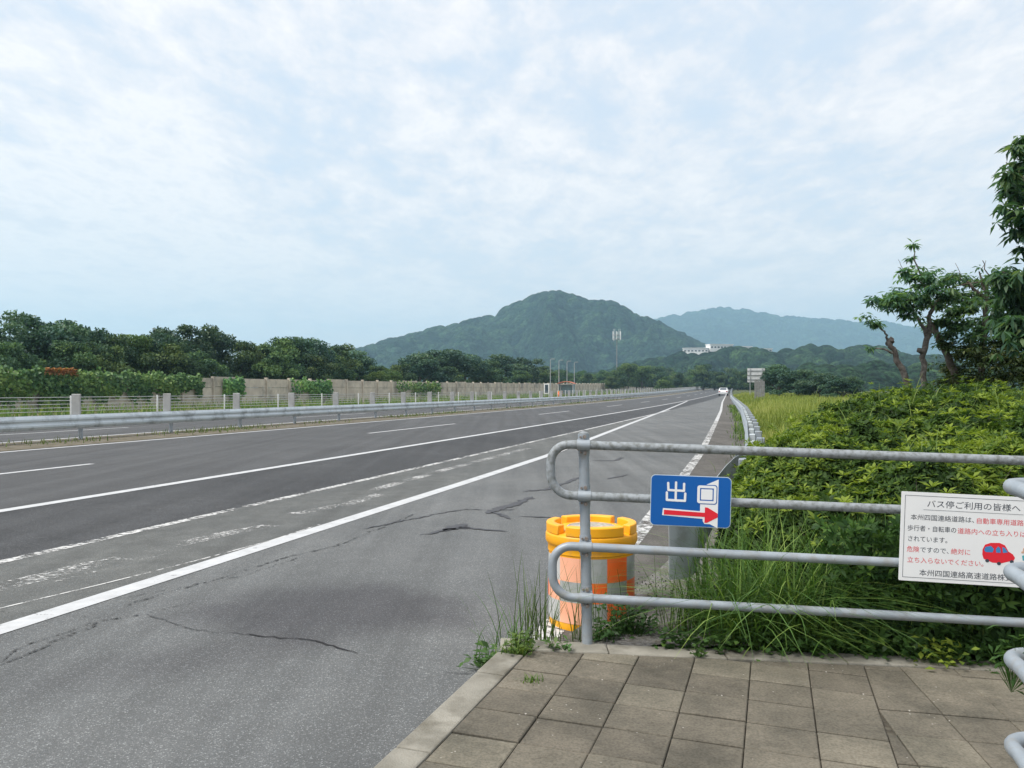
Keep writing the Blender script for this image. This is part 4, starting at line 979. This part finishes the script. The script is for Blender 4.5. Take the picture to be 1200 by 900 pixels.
trunk_obj(t4, [([at(1240,500,D4),at(1235,400,D4),at(1228,300,D4),at(1215,220,D4),at(1205,160,D4)], .14,.03), ([at(1228,300,D4),at(1200,255,D4),at(1188,225,D4)], .04,.01), ([at(1218,235,D4),at(1195,205,D4),at(1180,190,D4)], .03,.008), ([at(1232,350,D4),at(1200,330,D4),at(1175,318,D4)], .05,.012)], 'bark')
clumps(t4, [(at(*p,D4+random.gauss(0,.3)),r) for p, r in (((1192,172),.12),((1196,190),.16),((1186,200),.15),((1183,218),.16),((1194,228),.16),((1188,250),.16),((1180,240),.1),((1196,268),.15),((1199,288),.1),((1205,210),.25),((1210,250),.25),((1200,160),.1),((1193,322),.26),((1185,345),.26),((1198,360),.3),((1200,390),.3),((1215,330),.3),((1180,332),.16),((1172,322),.12),((1230,300),.3),((1225,190),.3),((1188,375),.24))], 320, .20, .060, 'leaf_tree', tmid=.42, droop=.6)

# ------------------------------------------------------------------ hedge, grasses, weeds
def hedge_left(y): return np.interp(y, [4.3,4.8,5.2,6.,7.,8.5,10.,12.,14.], [2.0,1.65,1.42,1.48,1.80,2.50,3.35,4.5,5.7])
def hedge_top(x, y):
    d = np.clip((x-hedge_left(y))/1.1, 0, 1); dome = np.sqrt(1-(1-d)**2)
    fr = np.clip((y-(front(x)+.32))/.8, 0, 1); fr = np.sqrt(1-(1-fr)**2)
    back = np.clip((14.-y)/2., 0, 1)**.5
    z = (.22+ .30*np.clip((y-5)/5,0,1) + .70*dome)*(.30+.70*fr)
    z += .08*np.clip((x-2.2)/2.2,0,1)*dome*fr + .10*np.clip((y-8)/4,0,1)*dome
    z += (.50*(fbm(x*.95+3,y*.95,3,77)-.5) + .38*(fbm(x*3.2+9,y*3.2,2,81)-.5))*(.5+.5*dome)
    return z*back
HG = empty('hedge', (3.0, 7.0, 0), 'large shaggy azalea hedge with pale new shoots behind the pipe railing', 'hedge')
ys = np.linspace(4.5, 13.9, 90); us = np.linspace(0, 1, 70); UU, YY = np.meshgrid(us, ys); XL = hedge_left(YY); XX = XL + .06 + UU**1.3*(YY*.66+1.6-XL)
ZZ = hedge_top(XX, YY)-.14; ZZ[:, 0] = -.05; ZZ[0,:] = -.05
V = np.stack([XX,YY,ZZ],-1).reshape(-1,3) - np.array(HG.location); i = np.arange(XX.size).reshape(XX.shape)
F = np.stack([i[:-1,:-1], i[:-1,1:], i[1:,1:], i[1:,:-1]], -1).reshape(-1,4); mesh_np('core_sheet', V, F, 'hedge_core', HG)  # closed dark sheet added below the leaves to block the view through
def rosettes(P, N, T, L, Wd, nl=(5,8), open_=.55):
    Ps, Ds, Us, Ts = [], [], [], []; szs = rng.uniform(.6,1.3,len(P)); Sz = []
    k = rng.integers(nl[0], nl[1]+1, len(P))
    for p, nn, t, kk in zip(P, N, T, k):
        a = rng.uniform(0,2*PI)+np.arange(kk)*(2*PI/kk)+rng.normal(0,.25,kk); e = rng.normal(open_,.22,kk)
        t1_ = nrm(np.cross(nn, [0.3,.5,.8])); t2_ = np.cross(nn, t1_)
        d = np.outer(np.cos(a)*np.cos(e), t1_) + np.outer(np.sin(a)*np.cos(e), t2_) + np.outer(np.sin(e), nn)
        Ps += list(p + d*.004); Ds += list(d); Us += [nn]*kk; Ts += list(np.clip(t+rng.normal(0,.09,kk),0,1))
    Sz = np.repeat(szs, k)
    n = len(Ps); V, F = leaves(Ps, Ds, np.array(Us), rng.uniform(.7,1.25,n)*L*Sz, rng.uniform(.8,1.2,n)*Wd*Sz, .18); return V, F, np.repeat(Ts,4)
# candidates spread over the mound, denser close by; faces of the mound get points through their height
n = 82000; y = 4.5 + rng.uniform(0,1,n)**1.5*9.2; xl = hedge_left(y); xr = np.minimum(y*.66+1.6, xl+7.4); x = xl - .02 + rng.uniform(0,1,n)**1.15*(xr-xl)
zt = hedge_top(x,y); e = .04
gx = (hedge_top(x+e,y)-hedge_top(x-e,y))/(2*e); gy = (hedge_top(x,y+e)-hedge_top(x,y-e))/(2*e)
N = nrm(np.stack([-gx,-gy,np.ones(n)],1) + rng.normal(0,.28,(n,3)))
area = np.sqrt(1+gx**2+gy**2); keep = rng.uniform(0,1,n) < np.clip(area*.44*np.clip(6.5/y,.35,1.2)*1.25, 0, 1); dpt = np.abs(rng.normal(0,.07,n))
P = np.stack([x,y,zt],1) - N*dpt[:,None] + np.array([0,0,.01]); keep &= P[:,2] > .03
P, N, dpt = P[keep], N[keep], dpt[keep]; n = len(P)
patch_ = fbm(P[:,0]*1.6, P[:,1]*1.6, 3, 5)
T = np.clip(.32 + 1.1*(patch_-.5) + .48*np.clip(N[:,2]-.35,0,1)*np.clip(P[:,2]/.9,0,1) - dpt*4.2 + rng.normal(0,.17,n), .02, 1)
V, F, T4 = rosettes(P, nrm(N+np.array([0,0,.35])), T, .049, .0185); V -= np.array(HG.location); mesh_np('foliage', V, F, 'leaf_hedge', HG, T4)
# taller pale shoots standing out of the top
idx = rng.choice(n, 1500, replace=False); idx = idx[(P[idx,2] > .55)]
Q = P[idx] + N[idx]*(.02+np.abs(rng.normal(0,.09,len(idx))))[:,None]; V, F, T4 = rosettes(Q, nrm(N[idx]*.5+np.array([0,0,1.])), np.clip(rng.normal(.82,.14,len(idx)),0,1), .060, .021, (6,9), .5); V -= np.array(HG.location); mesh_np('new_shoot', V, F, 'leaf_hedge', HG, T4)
# bare twigs and a few withered leaves showing between the shoots
q = MB(); idt = rng.choice(n, 420, replace=False)
for i_ in idt:
    a_ = Vector(P[i_]) - HG.location; d_ = Vector(nrm(N[i_]+rng.normal(0,.6,3)+np.array([0,0,.5])))
    q.tube([a_-d_*.16, a_+d_*.01+Vector((random.gauss(0,.012),random.gauss(0,.012),0)), a_+d_*random.uniform(.02,.13)], [.0028,.002,.001], 4)
tag(q.build('twigs', 'bark', HG), kind='stuff')
idd = rng.choice(n, 500, replace=False); V, F = leaves(P[idd], rnd_dir(500), np.tile([0,0,1.],(500,1)), rng.uniform(.03,.055,500), rng.uniform(.010,.02,500), .2); V -= np.array(HG.location)
dl = mesh_np('dead_leaves', V, F, 'leaf_brown', HG, np.repeat(rng.uniform(.5,1,500),4))
# low front foliage reaching through the railing at the right
n = 1500; x = rng.uniform(1.7,3.6,n); y = front(x)+.2+np.abs(rng.normal(0,.12,n)); z = rng.uniform(.05,.75,n)
y -= .12*np.clip((x-2.2)/.8,0,1)
V, F, T4 = rosettes(np.stack([x,y,z],1), nrm(np.stack([rng.normal(-.1,.3,n), rng.normal(-.7,.3,n), rng.normal(.5,.3,n)],1)), np.clip(rng.normal(.28,.15,n),0,1), .056, .020); V -= np.array(HG.location); mesh_np('front_foliage', V, F, 'leaf_hedge', HG, T4)
# long arching grass between the drum and the hedge
n = 2500; x = 1.05+rng.beta(1.3,1.7,n)*1.5; y = front(x)+.22+rng.uniform(0,1,n)**1.5*.65
Pg = np.stack([x,y,np.full(n,.03)],1)
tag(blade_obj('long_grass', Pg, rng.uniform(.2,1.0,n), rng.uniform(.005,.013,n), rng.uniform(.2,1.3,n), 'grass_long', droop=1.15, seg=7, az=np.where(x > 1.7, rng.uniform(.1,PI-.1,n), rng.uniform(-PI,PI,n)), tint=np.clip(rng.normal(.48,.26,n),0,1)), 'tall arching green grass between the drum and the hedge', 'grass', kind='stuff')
n = 280; y = rng.uniform(4.9,10,n); x = hedge_left(y)+rng.uniform(.1,2.8,n); Pg = np.stack([x,y,hedge_top(x,y)-.12],1)
tag(blade_obj('grass_stalks', Pg, rng.uniform(.2,.6,n), rng.uniform(.006,.012,n), rng.uniform(.2,.9,n), 'grass_long', droop=1.1, seg=6, tint=np.clip(rng.normal(.75,.15,n),0,1)), 'pale grass stalks poking out of the hedge top', 'grass', kind='stuff')
# field of tall grass beside the guardrail
n = 42000; s = 9+rng.uniform(0,1,n)**1.6*150; rt = np.interp(s, [a for a,b in RAIL_T], [b for a,b in RAIL_T]); t = rt + .35 + rng.uniform(0,1,n)**1.3*(3.+s*.16)
Pf = np.array([W(a,b,-.02,True) for a,b in zip(s,t)]); hh = (.30+.45*np.clip((t-rt-.2)/2.,0,1))*rng.uniform(.55,1.2,n)*np.clip(s/22,.5,1.25)
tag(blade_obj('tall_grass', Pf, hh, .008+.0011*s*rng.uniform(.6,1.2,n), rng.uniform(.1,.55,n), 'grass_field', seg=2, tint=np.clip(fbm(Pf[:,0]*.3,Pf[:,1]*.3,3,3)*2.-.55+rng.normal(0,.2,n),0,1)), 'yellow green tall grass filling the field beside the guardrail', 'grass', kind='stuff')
n = 2600; s = 8+rng.uniform(0,1,n)*70; rt = np.interp(s, [a for a,b in RAIL_T], [b for a,b in RAIL_T]); t = rt + rng.normal(-.12,.16,n)
keep = (np.sin(s*1.3)+np.sin(s*.47)+rng.normal(0,.5,n)) > -.2; s, t = s[keep], t[keep]; n = len(s)
tag(blade_obj('kerbside_weeds', np.array([W(a,b,0,True) for a,b in zip(s,t)]), rng.uniform(.08,.35,n), rng.uniform(.008,.016,n)+s*.0005, rng.uniform(.2,.9,n), 'grass_long', seg=3), 'weeds growing at the foot of the roadside guardrail', 'grass', kind='stuff')
# tufts
def tuft(label, c, n, hr, wr, lr, rad, m='grass_long', tm=.3):
    P = np.stack([c[0]+rng.normal(0,rad,n), c[1]+rng.normal(0,rad*.7,n), np.full(n,c[2])],1)
    return tag(blade_obj('grass_tuft', P, rng.uniform(*hr,n), rng.uniform(*wr,n), rng.uniform(*lr,n), m, droop=.8, seg=6, tint=np.clip(rng.normal(tm,.2,n),0,1)), label, 'grass tuft')
tuft('tall thin grass tuft growing between the kerb corner and the drum', (.13,4.58,.01), 75, (.22,.62), (.003,.008), (.05,.5), .07, tm=.25)
tuft('sparse grass tuft leaning over the road at the kerb corner', (-.06,4.50,.0), 34, (.15,.45), (.003,.007), (.3,.9), .06, tm=.35)
tuft('thin grass blades standing in front of the drum beside the post', (.45,4.66,.03), 34, (.2,.62), (.003,.008), (.05,.4), .07, tm=.2)
tuft('tiny grass tuft sprouting from a joint between paving slabs', (.085,3.83,zs(.1,3.8)-.005), 60, (.015,.05), (.003,.006), (.3,1.1), .028, tm=.5)
tuft('bright green tuft overhanging the corner of the kerb', (.02,4.23,.10), 90, (.04,.16), (.004,.008), (.3,1.1), .035, tm=.6)
tuft('grass tuft at the edge of the gravel right of the drum', (.98,4.72,.03), 80, (.2,.6), (.005,.010), (.1,.6), .08, tm=.35)
def weed(label, c, n, spread, h, L, m='weed_leaf', tm=.4, name='weed'):
    P = np.stack([c[0]+rng.normal(0,spread[0],n), c[1]+rng.normal(0,spread[1],n), c[2]+rng.uniform(0,1,n)*h],1)
    D = np.stack([rng.normal(0,1,n), rng.normal(-.2,1,n), rng.normal(.25,.4,n)],1)
    Ln = rng.uniform(.6,1.3,n)*L
    V, F = leaves(P, D, np.tile([0,-.2,1.],(n,1))+rng.normal(0,.3,(n,3)), Ln, rng.uniform(.6,1.2,n)*L*.55, .12)
    C0 = np.array([c[0],c[1],c[2]-.005])[None] + np.stack([rng.normal(0,spread[0]*.4,n),rng.normal(0,spread[1]*.4,n),np.zeros(n)],1)   # a thin stem to each leaf
    SV, SF = leaves(C0, P-C0, np.tile([.3,-1.,.2],(n,1)), np.linalg.norm(P-C0,axis=1)+.004, np.full(n,.003), 0.)
    t_ = np.clip(rng.normal(tm,.2,n),0,1)
    return tag(mesh_np(name, np.concatenate([V,SV]), np.concatenate([F,SF+len(V)]), m, None, np.concatenate([np.repeat(t_,4),np.repeat(t_*.6,4)])), label, 'plant')
weed('dark bushy weed in front of the drum right of the railing post', (.66,4.68,.02), 420, (.09,.06), .26, .045, tm=.05)
weed('dark leafy weed between the railing post and the drum', (.50,4.60,.02), 130, (.05,.04), .16, .045, tm=.1)
weed('broad leaved weed in the gutter at the kerb corner', (-.13,4.33,.0), 90, (.05,.07), .13, .05, tm=.4)
weed('feathery green weed lying over the kerb corner', (.045,4.30,.1), 160, (.035,.07), .09, .04, tm=.65)
weed('yellow flowering weed on the kerb at the right below the notice board', (2.18,4.22,.05), 70, (.06,.04), .14, .05, 'leaf_hedge', .95)
for (px, py), lab in (((.20,4.30),'small leafy sprout on the kerb left of the post'),((.28,4.29),'small leafy sprout on the kerb nearest the post'),((.95,4.24),'light green sprout on the kerb below the exit sign')):
    weed(lab, (px,py,zs(px,py)), 16, (.015,.012), .05, .04, tm=.5)
n = 2000; x = .75+rng.uniform(0,1,n)*2.6; y = front(x)+.15+rng.normal(0,.05,n)*np.clip((x-.6)/.6,.3,1); z = zs(x,y)-.06+rng.uniform(0,.16,n)
V, F = leaves(np.stack([x,y,z],1), np.stack([rng.normal(0,1,n),rng.normal(-.5,.8,n),rng.normal(.1,.4,n)],1), np.tile([0,-.3,1.],(n,1)), rng.uniform(.025,.055,n), rng.uniform(.018,.035,n), .1)
tag(mesh_np('ground_cover', V, F, 'weed_leaf', None, np.repeat(np.clip(rng.normal(.35,.22,n),0,1),4)), 'low leafy ground cover along the back of the kerb', 'plant', kind='stuff')
n = 500; P = np.stack([.85+rng.uniform(0,.35,n), 4.75+rng.uniform(0,1.2,n), rng.uniform(0,.22,n)],1)
V, F = leaves(P, rnd_dir(n), np.tile([0,0,1.],(n,1)), rng.uniform(.01,.03,n), rng.uniform(.006,.014,n), .1)
tag(mesh_np('dry_weeds', V, F, 'leaf_brown', None, np.repeat(rng.uniform(0,.5,n),4)), 'wiry dark dry weeds on the gravel right of the drum', 'plant', kind='stuff')

# ------------------------------------------------------------------ air
hz = MB(); hz.box((0, 2700, 232), (9000, 6400, 466)); hb = hz.build('haze', 'white_paint')
hm = bpy.data.materials.new('haze_air'); nt = nodes(hm); pvn = add(nt, 'ShaderNodeVolumePrincipled'); pvn.inputs['Color'].default_value = (.50,.78,1.,1); pvn.inputs['Density'].default_value = 2.4e-4; pvn.inputs['Anisotropy'].default_value = .2
om = add(nt, 'ShaderNodeOutputMaterial'); nt.links.new(pvn.outputs[0], om.inputs['Volume']); hb.data.materials.clear(); hb.data.materials.append(hm); tag(hb, kind='stuff', label='thin pale summer haze over the road and hills', cat='haze')

# ------------------------------------------------------------------ sky and sun
SUN_EL, SUN_AZ = 55., -112.                            # high, ahead to the left (degrees from the view direction, positive to the right)
wd = bpy.data.worlds.new('World'); sc.world = wd; wd.use_nodes = True; nt = wd.node_tree; nt.nodes.clear()
sky = add(nt, 'ShaderNodeTexSky', sky_type='NISHITA', sun_disc=False, sun_elevation=R(SUN_EL), sun_rotation=R(SUN_AZ), air_density=1.4, dust_density=2.5, ozone_density=1.5)
tc = add(nt, 'ShaderNodeTexCoord'); sx = add(nt, 'ShaderNodeSeparateXYZ'); nt.links.new(tc.outputs['Generated'], sx.inputs[0])
den = math_(nt, 'ADD', math_(nt, 'MAXIMUM', sx.outputs['Z'], 0.), .13)
cx = math_(nt, 'DIVIDE', sx.outputs['X'], den); cy = math_(nt, 'DIVIDE', sx.outputs['Y'], den)
cv = add(nt, 'ShaderNodeCombineXYZ'); nt.links.new(cx, cv.inputs[0]); nt.links.new(cy, cv.inputs[1])
rot = add(nt, 'ShaderNodeMapping', ins={'Rotation':(0,0,R(-24)),'Scale':(1.0,.62,1),'Location':(3.1,1.7,.4)}); nt.links.new(cv.outputs[0], rot.inputs['Vector'])
broad = noise(nt, rot.outputs[0], .75, 6, .55, .6); rip = noise(nt, rot.outputs[0], 5.5, 7, .62, .3); fine = noise(nt, rot.outputs[0], 15., 5, .6, .25)
k = math_(nt, 'ADD', math_(nt, 'MULTIPLY', broad, .46), math_(nt, 'ADD', math_(nt, 'MULTIPLY', rip, .36), math_(nt, 'MULTIPLY', fine, .18)))
mask = ramp(nt, k, [(.37, .1), (.43, .55), (.48, .92), (.54, 1.)], 'LINEAR')
cc = ramp(nt, k, [(.39, (4.8,5.2,5.8)), (.45, (5.55,5.65,6.0)), (.50, (6.2,6.1,6.25)), (.545, (6.9,6.65,6.6)), (.62, (5.5,5.6,5.95))])
low = ramp(nt, sx.outputs['Z'], [(0., (6.5,6.1,5.8)), (.10, (6.25,6.05,5.95)), (.3, (5.95,5.95,6.1))])
skyc = mixc(nt, 1., sky.outputs[0], (1.5,1.5,1.5), 'MULTIPLY')
blue = mixc(nt, .88, skyc, (4.75,5.25,5.95))
cloudy = mixc(nt, mask, blue, cc)
hzf = ramp(nt, sx.outputs['Z'], [(0., .9), (.10, .5), (.22, .08), (.34, .0)])
fin = mixc(nt, hzf, cloudy, low)
bg = add(nt, 'ShaderNodeBackground', ins={'Strength':.098}); nt.links.new(fin, bg.inputs['Color']); wo = add(nt, 'ShaderNodeOutputWorld'); nt.links.new(bg.outputs[0], wo.inputs[0])
sl = bpy.data.lights.new('sun', 'SUN'); sl.energy = 2.8; sl.angle = R(24); sl.color = (1,.955,.89)
so = bpy.data.objects.new('sun', sl); COL.objects.link(so)
az = R(SUN_AZ); el = R(SUN_EL); dv = Vector((math.sin(az)*math.cos(el), math.cos(az)*math.cos(el), math.sin(el)))
so.rotation_euler = dv.to_track_quat('Z', 'Y').to_euler()

# ------------------------------------------------------------------ camera and output
cd = bpy.data.cameras.new('camera'); cam = bpy.data.objects.new('camera', cd); COL.objects.link(cam); sc.camera = cam
cd.sensor_width = 36; cd.lens = 970/1200*36; cd.clip_start = .05; cd.clip_end = 30000
cam.location = (0,0,EYE); cam.rotation_euler = (R(90)+math.atan(7/970), 0, 0)
sc.view_settings.view_transform = 'Standard'; sc.view_settings.look = 'None'; sc.view_settings.gamma = 1; sc.view_settings.use_curve_mapping = False
sc.view_settings.exposure = 0.72
sc.render.engine = 'CYCLES'; sc.cycles.use_denoising = True; sc.cycles.max_bounces = 6; sc.cycles.transparent_max_bounces = 12; sc.cycles.volume_bounces = 1
sc.render.film_transparent = False
